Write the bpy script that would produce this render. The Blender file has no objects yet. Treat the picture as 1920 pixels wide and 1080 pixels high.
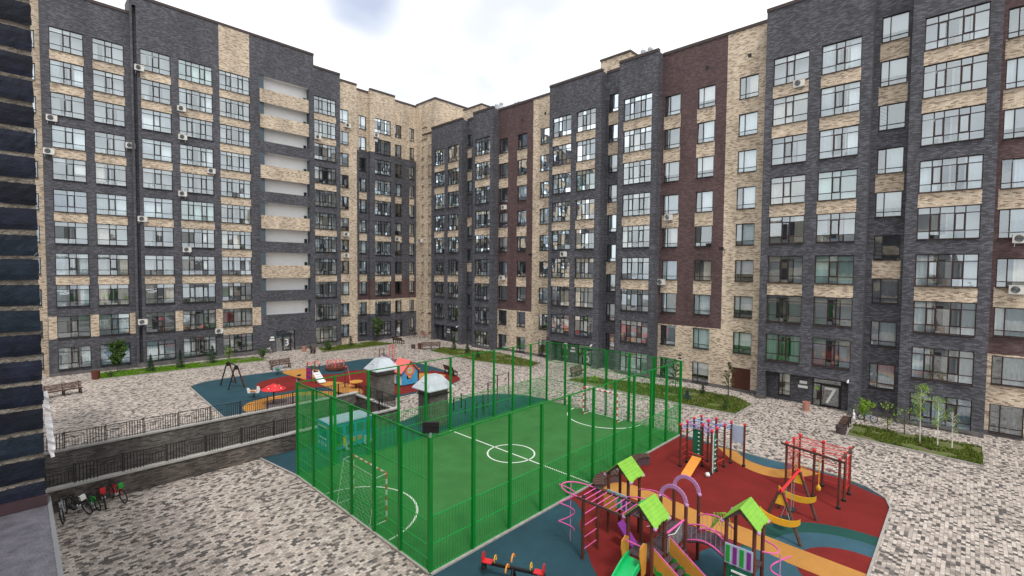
import bpy, bmesh, math, random
from mathutils import Vector, Matrix
R = math.radians
rnd = random.Random(7)
sc = bpy.context.scene
COL = sc.collection

# ------------------------------------------------------------------ camera
cd = bpy.data.cameras.new('camera'); cam = bpy.data.objects.new('camera', cd); COL.objects.link(cam)
rt = Vector((0.69129, -0.72253, 0.00851)); up = Vector((0.0230, 0.03377, 0.99916)); fw = Vector((0.72221, 0.69052, -0.03996))
cam.matrix_world = Matrix(((rt.x, up.x, -fw.x, 0), (rt.y, up.y, -fw.y, 0), (rt.z, up.z, -fw.z, 10.2), (0, 0, 0, 1)))
cd.sensor_width = 36; cd.lens = 36 * 895.6 / 1920; cd.clip_start = 0.05; cd.clip_end = 3000
sc.camera = cam

# ------------------------------------------------------------------ sky and sun
SUN_EL, SUN_AZ = 60, 242          # azimuth of the sun measured from +X, counter-clockwise
world = bpy.data.worlds.new('World'); sc.world = world; world.use_nodes = True
nt = world.node_tree; nt.nodes.clear()
def N(nt, t, **k):
    n = nt.nodes.new(t)
    for a, b in k.items():
        if a in n.inputs: n.inputs[a].default_value = b
        else: setattr(n, a, b)
    return n
out = N(nt, 'ShaderNodeOutputWorld'); bg = N(nt, 'ShaderNodeBackground')
sky = N(nt, 'ShaderNodeTexSky', sky_type='NISHITA', sun_disc=False, sun_elevation=R(SUN_EL), sun_rotation=R(90 - SUN_AZ))
tc = N(nt, 'ShaderNodeTexCoord')
sep = N(nt, 'ShaderNodeSeparateXYZ'); nt.links.new(tc.outputs['Generated'], sep.inputs[0])
addz = N(nt, 'ShaderNodeMath', operation='MAXIMUM'); nt.links.new(sep.outputs[2], addz.inputs[0]); addz.inputs[1].default_value = 0.02
z2 = N(nt, 'ShaderNodeMath', operation='ADD'); nt.links.new(addz.outputs[0], z2.inputs[0]); z2.inputs[1].default_value = 0.25
div = N(nt, 'ShaderNodeVectorMath', operation='DIVIDE'); nt.links.new(tc.outputs['Generated'], div.inputs[0])
cmb = N(nt, 'ShaderNodeCombineXYZ')
for i in range(3): nt.links.new(z2.outputs[0], cmb.inputs[i])
nt.links.new(cmb.outputs[0], div.inputs[1])
n1 = N(nt, 'ShaderNodeTexNoise', Scale=1.5, Detail=5.0, Roughness=0.5); nt.links.new(div.outputs[0], n1.inputs['Vector'])
# cloud gaps: two in view by direction, third added above frame for bluish tint
def gap(direction, size):
    d = N(nt, 'ShaderNodeVectorMath', operation='DOT_PRODUCT'); nt.links.new(tc.outputs['Generated'], d.inputs[0])
    v = Vector(direction).normalized(); d.inputs[1].default_value = v
    r = N(nt, 'ShaderNodeMapRange'); r.inputs[1].default_value = math.cos(R(size)); r.inputs[2].default_value = 1.0
    r.interpolation_type = 'SMOOTHSTEP'; nt.links.new(d.outputs['Value'], r.inputs[0]); return r
def pix(u, v):
    return rt * ((u - 960) / 895.6) + up * (-(v - 540) / 895.6) + fw
g1 = gap(pix(680, -12), 6.0); g2 = gap(pix(955, 165), 6.0); g3 = gap(pix(720, -420), 14)
g2m = N(nt, 'ShaderNodeMath', operation='MULTIPLY'); nt.links.new(g2.outputs[0], g2m.inputs[0]); g2m.inputs[1].default_value = 0.72
gm = N(nt, 'ShaderNodeMath', operation='MAXIMUM'); g1m = N(nt, 'ShaderNodeMath', operation='MULTIPLY'); nt.links.new(g1.outputs[0], g1m.inputs[0]); g1m.inputs[1].default_value = 0.62; nt.links.new(g1m.outputs[0], gm.inputs[0]); nt.links.new(g2m.outputs[0], gm.inputs[1])
gm2 = N(nt, 'ShaderNodeMath', operation='MAXIMUM'); nt.links.new(gm.outputs[0], gm2.inputs[0]); nt.links.new(g3.outputs[0], gm2.inputs[1])
nr = N(nt, 'ShaderNodeMapRange'); nr.inputs[1].default_value = 0.36; nr.inputs[2].default_value = 0.62; nt.links.new(n1.outputs[0], nr.inputs[0])
gf = N(nt, 'ShaderNodeMath', operation='MULTIPLY'); nt.links.new(gm2.outputs[0], gf.inputs[0]); nt.links.new(nr.outputs[0], gf.inputs[1])
sks = N(nt, 'ShaderNodeMixRGB', blend_type='MULTIPLY'); sks.inputs[0].default_value = 1; nt.links.new(sky.outputs[0], sks.inputs[1]); sks.inputs[2].default_value = (0.085, 0.10, 0.12, 1)
n2 = N(nt, 'ShaderNodeTexNoise', Scale=1.6, Detail=3.0); nt.links.new(div.outputs[0], n2.inputs['Vector'])
cr = N(nt, 'ShaderNodeValToRGB'); cr.color_ramp.elements[0].position = .33; cr.color_ramp.elements[0].color = (0.62, 0.65, 0.70, 1)
cr.color_ramp.elements[1].position = .52; cr.color_ramp.elements[1].color = (0.955, 0.955, 0.955, 1); nt.links.new(n2.outputs[0], cr.inputs[0])
mx = N(nt, 'ShaderNodeMixRGB'); nt.links.new(gf.outputs[0], mx.inputs[0]); nt.links.new(cr.outputs[0], mx.inputs[1]); nt.links.new(sks.outputs[0], mx.inputs[2])
nt.links.new(mx.outputs[0], bg.inputs[0]); bg.inputs[1].default_value = 1.0
nt.links.new(bg.outputs[0], out.inputs[0])

sd = bpy.data.lights.new('sun', 'SUN'); sun = bpy.data.objects.new('sun', sd); COL.objects.link(sun)
sd.energy = 1.5; sd.angle = R(9); sd.color = (1, 0.955, 0.89)
sv = Vector((math.cos(R(SUN_AZ)) * math.cos(R(SUN_EL)), math.sin(R(SUN_AZ)) * math.cos(R(SUN_EL)), math.sin(R(SUN_EL))))
sun.rotation_euler = sv.to_track_quat('Z', 'Y').to_euler()
sc.view_settings.view_transform = 'Standard'; sc.view_settings.look = 'None'; sc.view_settings.gamma = 1; sc.view_settings.exposure = 0.54
try:
    sc.cycles.max_bounces = 8; sc.cycles.transparent_max_bounces = 24; sc.cycles.use_denoising = True
except Exception: pass

# ------------------------------------------------------------------ materials
MATS = {}
def newmat(name):
    m = bpy.data.materials.new(name); m.use_nodes = True; t = m.node_tree; t.nodes.clear()
    o = N(t, 'ShaderNodeOutputMaterial'); b = N(t, 'ShaderNodeBsdfPrincipled'); t.links.new(b.outputs[0], o.inputs[0]); MATS[name] = m
    return m, t, b, o
def plain(name, rgb, rough=0.6, metal=0.0, var=0.12, scale=3.0, spec=0.4, bump=0.0, bscale=30):
    m, t, b, o = newmat(name)
    c = N(t, 'ShaderNodeTexCoord'); n = N(t, 'ShaderNodeTexNoise', Scale=scale, Detail=5.0, Roughness=0.6); t.links.new(c.outputs['Object'], n.inputs['Vector'])
    r = N(t, 'ShaderNodeValToRGB'); r.color_ramp.elements[0].position = .3; r.color_ramp.elements[1].position = .7
    r.color_ramp.elements[0].color = tuple(max(0, x * (1 - var)) for x in rgb) + (1,); r.color_ramp.elements[1].color = tuple(min(1, x * (1 + var)) for x in rgb) + (1,)
    t.links.new(n.outputs[0], r.inputs[0]); t.links.new(r.outputs[0], b.inputs['Base Color'])
    b.inputs['Roughness'].default_value = rough; b.inputs['Metallic'].default_value = metal; b.inputs['Specular IOR Level'].default_value = spec
    if bump:
        n2 = N(t, 'ShaderNodeTexNoise', Scale=bscale, Detail=4.0); t.links.new(c.outputs['Object'], n2.inputs['Vector'])
        bp = N(t, 'ShaderNodeBump', Strength=bump, Distance=0.02); t.links.new(n2.outputs[0], bp.inputs['Height']); t.links.new(bp.outputs[0], b.inputs['Normal'])
    return m
def brick(name, stops, mortar, bw=0.26, bh=0.075, ms=0.012, rough=0.75, streak=0.5, big=0.17):
    """facade brickwork: per-brick tone from a ramp; u runs along whichever horizontal axis the wall follows"""
    m, t, b, o = newmat(name)
    c = N(t, 'ShaderNodeTexCoord'); s = N(t, 'ShaderNodeSeparateXYZ'); t.links.new(c.outputs['Object'], s.inputs[0])
    a = N(t, 'ShaderNodeMath', operation='ADD'); t.links.new(s.outputs[0], a.inputs[0]); t.links.new(s.outputs[1], a.inputs[1])
    v = N(t, 'ShaderNodeCombineXYZ'); t.links.new(a.outputs[0], v.inputs[0]); t.links.new(s.outputs[2], v.inputs[1])
    br = N(t, 'ShaderNodeTexBrick', Scale=1.0); br.inputs['Color1'].default_value = (0, 0, 0, 1); br.inputs['Color2'].default_value = (1, 1, 1, 1); br.inputs['Mortar'].default_value = (0.5, 0.5, 0.5, 1)
    br.inputs['Brick Width'].default_value = bw; br.inputs['Row Height'].default_value = bh; br.inputs['Mortar Size'].default_value = ms; br.inputs['Mortar Smooth'].default_value = 0.3; br.inputs['Bias'].default_value = 0.0
    t.links.new(v.outputs[0], br.inputs['Vector'])
    # clusters of tone: long low blotches like hand-sorted brick
    mp = N(t, 'ShaderNodeMapping'); mp.inputs['Scale'].default_value = (3.6, 13.0, 1); t.links.new(v.outputs[0], mp.inputs['Vector'])
    ns = N(t, 'ShaderNodeTexNoise', Scale=1.0, Detail=6.0, Roughness=0.7); t.links.new(mp.outputs[0], ns.inputs['Vector'])
    mixf = N(t, 'ShaderNodeMixRGB'); mixf.inputs[0].default_value = streak; t.links.new(br.outputs['Color'], mixf.inputs[1]); t.links.new(ns.outputs[0], mixf.inputs[2])
    r = N(t, 'ShaderNodeValToRGB'); el = r.color_ramp.elements
    while len(el) < len(stops): el.new(0.5)
    for e, (p, col) in zip(el, stops): e.position = p; e.color = tuple(col) + (1,)
    t.links.new(mixf.outputs[0], r.inputs[0])
    mm = N(t, 'ShaderNodeMixRGB'); t.links.new(br.outputs['Fac'], mm.inputs[0]); t.links.new(r.outputs[0], mm.inputs[1]); mm.inputs[2].default_value = tuple(mortar) + (1,)
    wm = N(t, 'ShaderNodeMapping'); wm.inputs['Scale'].default_value = (1, 1, 0.22); t.links.new(c.outputs['Object'], wm.inputs['Vector']); nb = N(t, 'ShaderNodeTexNoise', Scale=0.7, Detail=6.0, Roughness=0.6); t.links.new(wm.outputs[0], nb.inputs['Vector'])
    rb = N(t, 'ShaderNodeMapRange'); rb.inputs[1].default_value = .35; rb.inputs[2].default_value = .65; rb.inputs[3].default_value = 1 - big; rb.inputs[4].default_value = 1 + big; t.links.new(nb.outputs[0], rb.inputs[0])
    ml = N(t, 'ShaderNodeMixRGB', blend_type='MULTIPLY'); ml.inputs[0].default_value = 1; t.links.new(mm.outputs[0], ml.inputs[1]); t.links.new(rb.outputs[0], ml.inputs[2])
    t.links.new(ml.outputs[0], b.inputs['Base Color']); b.inputs['Roughness'].default_value = rough
    inv = N(t, 'ShaderNodeMath', operation='SUBTRACT'); inv.inputs[0].default_value = 1; t.links.new(br.outputs['Fac'], inv.inputs[1])
    ad = N(t, 'ShaderNodeMath', operation='ADD'); t.links.new(inv.outputs[0], ad.inputs[0]); t.links.new(br.outputs['Color'], ad.inputs[1])
    bp = N(t, 'ShaderNodeBump', Strength=0.6, Distance=0.02); t.links.new(ad.outputs[0], bp.inputs['Height']); t.links.new(bp.outputs[0], b.inputs['Normal'])
    return m
DARK = brick('brick_dark', [(0.1, (0.034, 0.034, 0.042)), (0.42, (0.062, 0.062, 0.075)), (0.58, (0.10, 0.103, 0.125)), (0.8, (0.165, 0.175, 0.215))], (0.055, 0.053, 0.058))
BEIGE = brick('brick_beige', [(0.24, (0.22, 0.16, 0.115)), (0.33, (0.45, 0.345, 0.25)), (0.5, (0.60, 0.485, 0.36)), (0.8, (0.74, 0.635, 0.50))], (0.52, 0.44, 0.345), streak=0.33)
MAUVE = brick('brick_mauve', [(0.2, (0.06, 0.032, 0.033)), (0.5, (0.098, 0.053, 0.054)), (0.75, (0.15, 0.092, 0.095))], (0.07, 0.05, 0.052))
OCHRE = BEIGE
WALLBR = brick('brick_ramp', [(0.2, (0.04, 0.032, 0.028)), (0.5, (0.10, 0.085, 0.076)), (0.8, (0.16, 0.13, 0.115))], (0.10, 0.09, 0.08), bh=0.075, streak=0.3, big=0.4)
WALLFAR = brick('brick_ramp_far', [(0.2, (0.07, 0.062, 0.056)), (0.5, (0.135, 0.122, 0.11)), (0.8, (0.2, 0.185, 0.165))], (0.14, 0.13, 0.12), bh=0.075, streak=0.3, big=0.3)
KIOSKBR = brick('brick_kiosk', [(0.2, (0.075, 0.066, 0.058)), (0.5, (0.13, 0.118, 0.105)), (0.8, (0.2, 0.18, 0.16))], (0.1, 0.095, 0.088))
PLINTH = plain('plinth_stone', (0.12, 0.115, 0.115), 0.8, var=0.3, scale=2)
COPING = plain('coping_metal', (0.05, 0.035, 0.033), 0.5, var=0.2)
FRAME = plain('frame_dark', (0.018, 0.016, 0.018), 0.45)
FRAMEB = plain('frame_brown', (0.035, 0.018, 0.018), 0.45)
ROOFM = plain('roof_felt', (0.12, 0.12, 0.12), 0.9)
LOBBY = plain('lobby_wall', (0.16, 0.16, 0.165), 0.8, var=0.3)
BLUEGREY = plain('paint_blue_grey', (0.075, 0.10, 0.12), 0.7)
WHITEP = plain('plaster_white', (0.88, 0.88, 0.87), 0.8, var=0.04, scale=1)
INNER = plain('loggia_plaster', (0.82, 0.85, 0.87), 0.85, var=0.08, scale=1)
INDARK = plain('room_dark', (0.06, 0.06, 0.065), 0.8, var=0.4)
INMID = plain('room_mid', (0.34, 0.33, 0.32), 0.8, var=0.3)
CURT = [plain('curtain_white', (0.84, 0.92, 0.97), 0.9, var=0.05), plain('curtain_cream', (0.76, 0.71, 0.62), 0.9, var=0.1), plain('curtain_mint', (0.60, 0.78, 0.74), 0.9, var=0.06), plain('curtain_grey', (0.48, 0.49, 0.51), 0.9, var=0.1), plain('curtain_blue', (0.5, 0.6, 0.74), 0.9, var=0.1)]
CLUT = [plain('clutter_a', (0.5, 0.25, 0.12), 0.8), plain('clutter_b', (0.15, 0.25, 0.45), 0.8), plain('clutter_c', (0.55, 0.52, 0.2), 0.8), plain('clutter_d', (0.45, 0.12, 0.1), 0.8), plain('clutter_e', (0.1, 0.28, 0.1), 0.8)]
CONC = plain('concrete', (0.40, 0.39, 0.37), 0.85, var=0.2, scale=4, bump=0.3)
KERBM = plain('kerb_concrete', (0.34, 0.32, 0.30), 0.85, var=0.2, scale=4)
BLACK = plain('black_paint', (0.015, 0.014, 0.015), 0.5)
GREEN = plain('fence_green', (0.0, 0.19, 0.02), 0.42, var=0.1)
GREENW = plain('mesh_green', (0.006, 0.31, 0.052), 0.4, var=0.1)
WHITE = plain('white_paint', (0.8, 0.8, 0.8), 0.5, var=0.04)
REDP = plain('red_paint', (0.62, 0.025, 0.03), 0.4)
BROWN = plain('brown_post', (0.115, 0.036, 0.024), 0.5, var=0.2)
PINK = plain('pink_tube', (0.72, 0.12, 0.38), 0.35)
LILAC = plain('lilac_panel', (0.50, 0.25, 0.48), 0.45)
PURPLE = plain('purple_panel', (0.22, 0.035, 0.27), 0.4)
LIME = plain('lime_roof', (0.21, 0.47, 0.05), 0.5, var=0.13)
GRN = plain('green_panel', (0.02, 0.34, 0.05), 0.4)
DGRN = plain('climb_green', (0.01, 0.16, 0.085), 0.45)
SLIDEG = plain('slide_green', (0.01, 0.48, 0.14), 0.25, var=0.03)
GOLD = plain('gold_panel', (0.56, 0.27, 0.045), 0.45)
ORANGE = plain('orange_panel', (0.75, 0.28, 0.04), 0.45)
YELLOW = plain('yellow_panel', (0.75, 0.42, 0.03), 0.45)
PLANKD = plain('dark_plank', (0.075, 0.05, 0.058), 0.7, var=0.4, scale=14)
WOOD = plain('wood_slat', (0.085, 0.045, 0.036), 0.65, var=0.4, scale=10)
METAL = plain('galvanised', (0.50, 0.53, 0.56), 0.35, metal=0.6, var=0.12)
ZINC = plain('zinc_roof', (0.56, 0.62, 0.66), 0.4, metal=0.3, var=0.12)
ACW = plain('ac_white', (0.68, 0.67, 0.63), 0.5, var=0.06)
BLUEP = plain('blue_paint', (0.06, 0.20, 0.55), 0.4)
SKYBL = plain('sky_blue', (0.06, 0.36, 0.62), 0.4, var=0.15)
BUSBL = plain('bus_blue', (0.03, 0.25, 0.60), 0.4, var=0.1)
PALEBL = plain('pale_blue', (0.42, 0.52, 0.66), 0.4)
RUBBER = plain('tyre', (0.02, 0.02, 0.021), 0.8)
SALMON = plain('salmon', (0.75, 0.17, 0.16), 0.5)
BARK = plain('bark', (0.09, 0.065, 0.05), 0.9, var=0.4, scale=20)
BIRCHB = plain('birch_bark', (0.62, 0.60, 0.55), 0.8, var=0.35, scale=25)
SHUT = plain('brown_shutter', (0.075, 0.024, 0.014), 0.5)
SILLM = plain('sill_metal', (0.13, 0.125, 0.15), 0.38, metal=0.2, var=0.3, scale=30, bump=0.4, bscale=160)
MAROON = plain('maroon_strip', (0.035, 0.018, 0.022), 0.5, var=0.3)
CLOTH = plain('white_film', (0.72, 0.72, 0.74), 0.6, var=0.08)
SOIL = plain('soil', (0.11, 0.085, 0.06), 0.95, var=0.4, scale=6)
TERRA = plain('terracotta', (0.42, 0.20, 0.15), 0.8)

def leafmat(name, rgb, rgb2):
    m, t, b, o = newmat(name)
    g = N(t, 'ShaderNodeNewGeometry'); r = N(t, 'ShaderNodeMixRGB'); t.links.new(g.outputs['Random Per Island'], r.inputs[0])
    r.inputs[1].default_value = tuple(rgb) + (1,); r.inputs[2].default_value = tuple(rgb2) + (1,)
    t.links.new(r.outputs[0], b.inputs['Base Color']); b.inputs['Roughness'].default_value = 0.7; b.inputs['Specular IOR Level'].default_value = 0.2
    return m
SPRUCE = leafmat('needles_spruce', (0.025, 0.06, 0.03), (0.06, 0.12, 0.05))
BLUESP = leafmat('needles_blue', (0.04, 0.10, 0.10), (0.10, 0.19, 0.19))
PINEL = leafmat('needles_pine', (0.05, 0.08, 0.025), (0.17, 0.17, 0.07))
LEAFD = leafmat('leaf_dark', (0.028, 0.062, 0.014), (0.08, 0.15, 0.03))
LEAFL = leafmat('leaf_light', (0.12, 0.24, 0.02), (0.27, 0.40, 0.05))
GRASSL = leafmat('grass_blade', (0.05, 0.10, 0.012), (0.17, 0.20, 0.035))
GRASSB = leafmat('grass_bright', (0.07, 0.19, 0.006), (0.15, 0.31, 0.012))

def ground_noise(name, rgb, var, scale, rough=0.9, speck=None):
    m, t, b, o = newmat(name)
    c = N(t, 'ShaderNodeTexCoord')
    n = N(t, 'ShaderNodeTexNoise', Scale=scale, Detail=8.0, Roughness=0.75); t.links.new(c.outputs['Object'], n.inputs['Vector'])
    n2 = N(t, 'ShaderNodeTexNoise', Scale=0.6, Detail=9.0, Roughness=0.68); t.links.new(c.outputs['Object'], n2.inputs['Vector'])
    ad = N(t, 'ShaderNodeMath', operation='ADD'); t.links.new(n.outputs[0], ad.inputs[0]); t.links.new(n2.outputs[0], ad.inputs[1])
    r = N(t, 'ShaderNodeMapRange'); r.inputs[1].default_value = .75; r.inputs[2].default_value = 1.25; r.inputs[3].default_value = 1 - var; r.inputs[4].default_value = 1 + var; t.links.new(ad.outputs[0], r.inputs[0])
    ml = N(t, 'ShaderNodeMixRGB', blend_type='MULTIPLY'); ml.inputs[0].default_value = 1; ml.inputs[1].default_value = tuple(rgb) + (1,); t.links.new(r.outputs[0], ml.inputs[2])
    t.links.new(ml.outputs[0], b.inputs['Base Color']); b.inputs['Roughness'].default_value = rough; b.inputs['Specular IOR Level'].default_value = 0.25
    return m
RUB_RED = ground_noise('rubber_red', (0.165, 0.014, 0.012), 0.24, 22)
RUB_TEAL = ground_noise('rubber_teal', (0.020, 0.060, 0.080), 0.25, 22)
RUB_GOLD = ground_noise('rubber_gold', (0.43, 0.205, 0.05), 0.16, 22)
RUB_BLUE = ground_noise('rubber_blue', (0.035, 0.092, 0.125), 0.2, 22)
RUB_GREEN = ground_noise('rubber_green', (0.012, 0.065, 0.055), 0.2, 22)
RUB_GREY = ground_noise('rubber_grey', (0.15, 0.12, 0.125), 0.2, 22)
TURF = ground_noise('artificial_turf', (0.037, 0.150, 0.038), 0.24, 45)
LINE = plain('line_white', (0.66, 0.70, 0.64), 0.8, var=0.08, scale=20)
RAMPF = ground_noise('ramp_asphalt', (0.09, 0.085, 0.08), 0.3, 8)

def paving():
    m, t, b, o = newmat('paving')
    c = N(t, 'ShaderNodeTexCoord')
    br = N(t, 'ShaderNodeTexBrick', Scale=1.0); br.inputs['Color1'].default_value = (0, 0, 0, 1); br.inputs['Color2'].default_value = (1, 1, 1, 1); br.inputs['Mortar'].default_value = (0.5, 0.5, 0.5, 1)
    br.inputs['Brick Width'].default_value = 0.18; br.inputs['Row Height'].default_value = 0.125; br.inputs['Mortar Size'].default_value = 0.006; br.inputs['Mortar Smooth'].default_value = 0.2
    br.offset = 0.5; br.offset_frequency = 2; br.squash = 0.7; br.squash_frequency = 5
    t.links.new(c.outputs['Object'], br.inputs['Vector'])
    r = N(t, 'ShaderNodeValToRGB'); r.color_ramp.interpolation = 'CONSTANT'; el = r.color_ramp.elements
    stops = [(0.0, (0.10, 0.092, 0.088)), (0.14, (0.17, 0.152, 0.14)), (0.24, (0.35, 0.305, 0.275)), (0.40, (0.48, 0.415, 0.37)), (0.62, (0.60, 0.52, 0.46)), (0.85, (0.67, 0.60, 0.54))]
    while len(el) < len(stops): el.new(0.5)
    for e, (p, col) in zip(el, stops): e.position = p; e.color = tuple(col) + (1,)
    t.links.new(br.outputs['Color'], r.inputs[0])
    mm = N(t, 'ShaderNodeMixRGB'); t.links.new(br.outputs['Fac'], mm.inputs[0]); t.links.new(r.outputs[0], mm.inputs[1]); mm.inputs[2].default_value = (0.2, 0.18, 0.165, 1)
    n = N(t, 'ShaderNodeTexNoise', Scale=0.22, Detail=7.0, Roughness=0.65); t.links.new(c.outputs['Object'], n.inputs['Vector'])
    n3 = N(t, 'ShaderNodeTexNoise', Scale=9.0, Detail=5.0); t.links.new(c.outputs['Object'], n3.inputs['Vector'])
    ad = N(t, 'ShaderNodeMath', operation='ADD'); t.links.new(n.outputs[0], ad.inputs[0]); t.links.new(n3.outputs[0], ad.inputs[1])
    rr = N(t, 'ShaderNodeMapRange'); rr.inputs[1].default_value = .75; rr.inputs[2].default_value = 1.25; rr.inputs[3].default_value = .66; rr.inputs[4].default_value = .96; t.links.new(ad.outputs[0], rr.inputs[0])
    ml = N(t, 'ShaderNodeMixRGB', blend_type='MULTIPLY'); ml.inputs[0].default_value = 1; t.links.new(mm.outputs[0], ml.inputs[1]); t.links.new(rr.outputs[0], ml.inputs[2])
    st = N(t, 'ShaderNodeTexNoise', Scale=0.9, Detail=6.0, Roughness=0.6, Distortion=0.6); t.links.new(c.outputs['Object'], st.inputs['Vector'])
    sr = N(t, 'ShaderNodeMapRange'); sr.inputs[1].default_value = .60; sr.inputs[2].default_value = .72; sr.inputs[3].default_value = 1.0; sr.inputs[4].default_value = .6; t.links.new(st.outputs[0], sr.inputs[0])
    m3 = N(t, 'ShaderNodeMixRGB', blend_type='MULTIPLY'); m3.inputs[0].default_value = 1; t.links.new(ml.outputs[0], m3.inputs[1]); t.links.new(sr.outputs[0], m3.inputs[2])
    t.links.new(m3.outputs[0], b.inputs['Base Color']); b.inputs['Roughness'].default_value = 0.8; b.inputs['Specular IOR Level'].default_value = 0.3
    return m
PAVE = paving()
def glass():
    m, t, b, o = newmat('window_glass'); t.nodes.remove(b)
    f = N(t, 'ShaderNodeFresnel', IOR=1.75); tr = N(t, 'ShaderNodeBsdfTransparent', Color=(0.97, 1, 1, 1)); g = N(t, 'ShaderNodeBsdfGlossy', Roughness=0.015, Color=(0.86, 0.95, 1, 1))
    c = N(t, 'ShaderNodeTexCoord'); n = N(t, 'ShaderNodeTexNoise', Scale=1.2, Detail=2.0); t.links.new(c.outputs['Object'], n.inputs['Vector'])
    bp = N(t, 'ShaderNodeBump', Strength=0.12, Distance=0.02); t.links.new(n.outputs[0], bp.inputs['Height']); t.links.new(bp.outputs[0], g.inputs['Normal'])
    a = N(t, 'ShaderNodeMath', operation='MULTIPLY_ADD'); t.links.new(f.outputs[0], a.inputs[0]); a.inputs[1].default_value = 1.1; a.inputs[2].default_value = 0.23; a.use_clamp = True
    x = N(t, 'ShaderNodeMixShader'); t.links.new(a.outputs[0], x.inputs[0]); t.links.new(tr.outputs[0], x.inputs[1]); t.links.new(g.outputs[0], x.inputs[2]); t.links.new(x.outputs[0], o.inputs[0])
    return m
GLASS = glass()

# ------------------------------------------------------------------ object helpers
def tag(o, label=None, cat=None, group=None, kind=None):
    if label: o['label'] = label
    if cat: o['category'] = cat
    if group: o['group'] = group
    if kind: o['kind'] = kind
    return o
def empty(name, loc, label=None, cat=None, group=None, rz=0):
    o = bpy.data.objects.new(name, None); COL.objects.link(o); o.location = loc; o.rotation_euler = (0, 0, rz); o.empty_display_size = 0.1
    return tag(o, label, cat, group)
def link(name, me, parent=None, loc=None, rot=None):
    o = bpy.data.objects.new(name, me); COL.objects.link(o)
    if parent: o.parent = parent
    if loc is not None: o.location = loc
    if rot is not None: o.rotation_euler = rot
    return o
def copy_tree(o, parent=None):
    c = o.copy(); COL.objects.link(c); c.parent = parent
    for ch in list(o.children): copy_tree(ch, c)
    return c
class MB:
    """collects shapes into one mesh with material slots"""
    def __init__(s): s.v = []; s.f = []; s.m = []; s.ms = []
    def mi(s, m):
        if m not in s.ms: s.ms.append(m)
        return s.ms.index(m)
    def quad(s, a, b, c, d, m): 
        i = len(s.v); s.v += [tuple(a), tuple(b), tuple(c), tuple(d)]; s.f.append((i, i+1, i+2, i+3)); s.m.append(s.mi(m))
    def poly(s, pts, m):
        i = len(s.v); s.v += [tuple(p) for p in pts]; s.f.append(tuple(range(i, i+len(pts)))); s.m.append(s.mi(m))
    def box(s, x0, x1, y0, y1, z0, z1, m, M=None):
        i = len(s.v); P = [Vector((x, y, z)) for z in (z0, z1) for x, y in ((x0, y0), (x1, y0), (x1, y1), (x0, y1))]
        if M is not None: P = [M @ p for p in P]
        s.v += [tuple(p) for p in P]; k = s.mi(m)
        for f in ((0,3,2,1),(4,5,6,7),(0,1,5,4),(1,2,6,5),(2,3,7,6),(3,0,4,7)): s.f.append(tuple(i+j for j in f)); s.m.append(k)
    def bar(s, a, b, w, h, m, upv=(0,0,1)):
        a = Vector(a); b = Vector(b); d = b - a; L = d.length; d.normalize(); u = Vector(upv)
        if abs(d.dot(u)) > .98: u = Vector((1,0,0))
        sx = d.cross(u).normalized(); sy = sx.cross(d).normalized()
        M = Matrix(((sx.x, d.x, sy.x, a.x), (sx.y, d.y, sy.y, a.y), (sx.z, d.z, sy.z, a.z), (0,0,0,1)))
        s.box(-w/2, w/2, 0, L, -h/2, h/2, m, M)
    def tube(s, pts, r, m, n=8, closed=False, cap=True):
        pts = [Vector(p) for p in pts]; k = s.mi(m); rings = []; prev = None
        rs = r if isinstance(r, (list, tuple)) else [r]*len(pts)
        L = len(pts)
        for i, p in enumerate(pts):
            if closed: d = pts[(i+1) % L] - pts[i-1]
            else: d = pts[min(i+1, L-1)] - pts[max(i-1, 0)]
            d.normalize()
            if prev is None:
                u = Vector((0,0,1)) if abs(d.z) < .9 else Vector((1,0,0))
                a = d.cross(u).normalized()
            else:
                a = (prev - d*prev.dot(d)).normalized()
            prev = a; b = d.cross(a); st = len(s.v)
            for j in range(n):
                t = 2*math.pi*j/n; s.v.append(tuple(p + (a*math.cos(t) + b*math.sin(t))*rs[i]))
            rings.append(st)
        for i in range(L if closed else L-1):
            A = rings[i]; B = rings[(i+1) % L]
            for j in range(n): s.f.append((A+j, A+(j+1)%n, B+(j+1)%n, B+j)); s.m.append(k)
        if cap and not closed:
            s.f.append(tuple(rings[0]+j for j in range(n))[::-1]); s.m.append(k); s.f.append(tuple(rings[-1]+j for j in range(n))); s.m.append(k)
    def lathe(s, c, prof, m, n=16):
        k = s.mi(m); st = len(s.v); c = Vector(c)
        for r, z in prof:
            for j in range(n): t = 2*math.pi*j/n; s.v.append((c.x+r*math.cos(t), c.y+r*math.sin(t), c.z+z))
        for i in range(len(prof)-1):
            for j in range(n): a = st+i*n; b = a+n; s.f.append((a+j, a+(j+1)%n, b+(j+1)%n, b+j)); s.m.append(k)
        s.f.append(tuple(st+j for j in range(n))[::-1]); s.m.append(k)
        e = st+(len(prof)-1)*n; s.f.append(tuple(e+j for j in range(n))); s.m.append(k)
    def ball(s, c, r, m, n=8, sz=1):
        prof = [(max(0.001, r*math.sin(math.pi*i/n)), -r*sz*math.cos(math.pi*i/n)) for i in range(n+1)]
        s.lathe(c, prof, m, 2*n)
    def prism(s, pts, axis, a, b, m):
        """extrude a 2D outline along an axis: axis 'x' -> pts are (y,z); 'y' -> (x,z); 'z' -> (x,y)"""
        def P(p, t): return {'x': (t, p[0], p[1]), 'y': (p[0], t, p[1]), 'z': (p[0], p[1], t)}[axis]
        n = len(pts); i = len(s.v); s.v += [P(p, a) for p in pts] + [P(p, b) for p in pts]; k = s.mi(m)
        s.f.append(tuple(range(i, i+n))[::-1]); s.m.append(k); s.f.append(tuple(range(i+n, i+2*n))); s.m.append(k)
        for j in range(n): s.f.append((i+j, i+(j+1)%n, i+n+(j+1)%n, i+n+j)); s.m.append(k)
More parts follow.
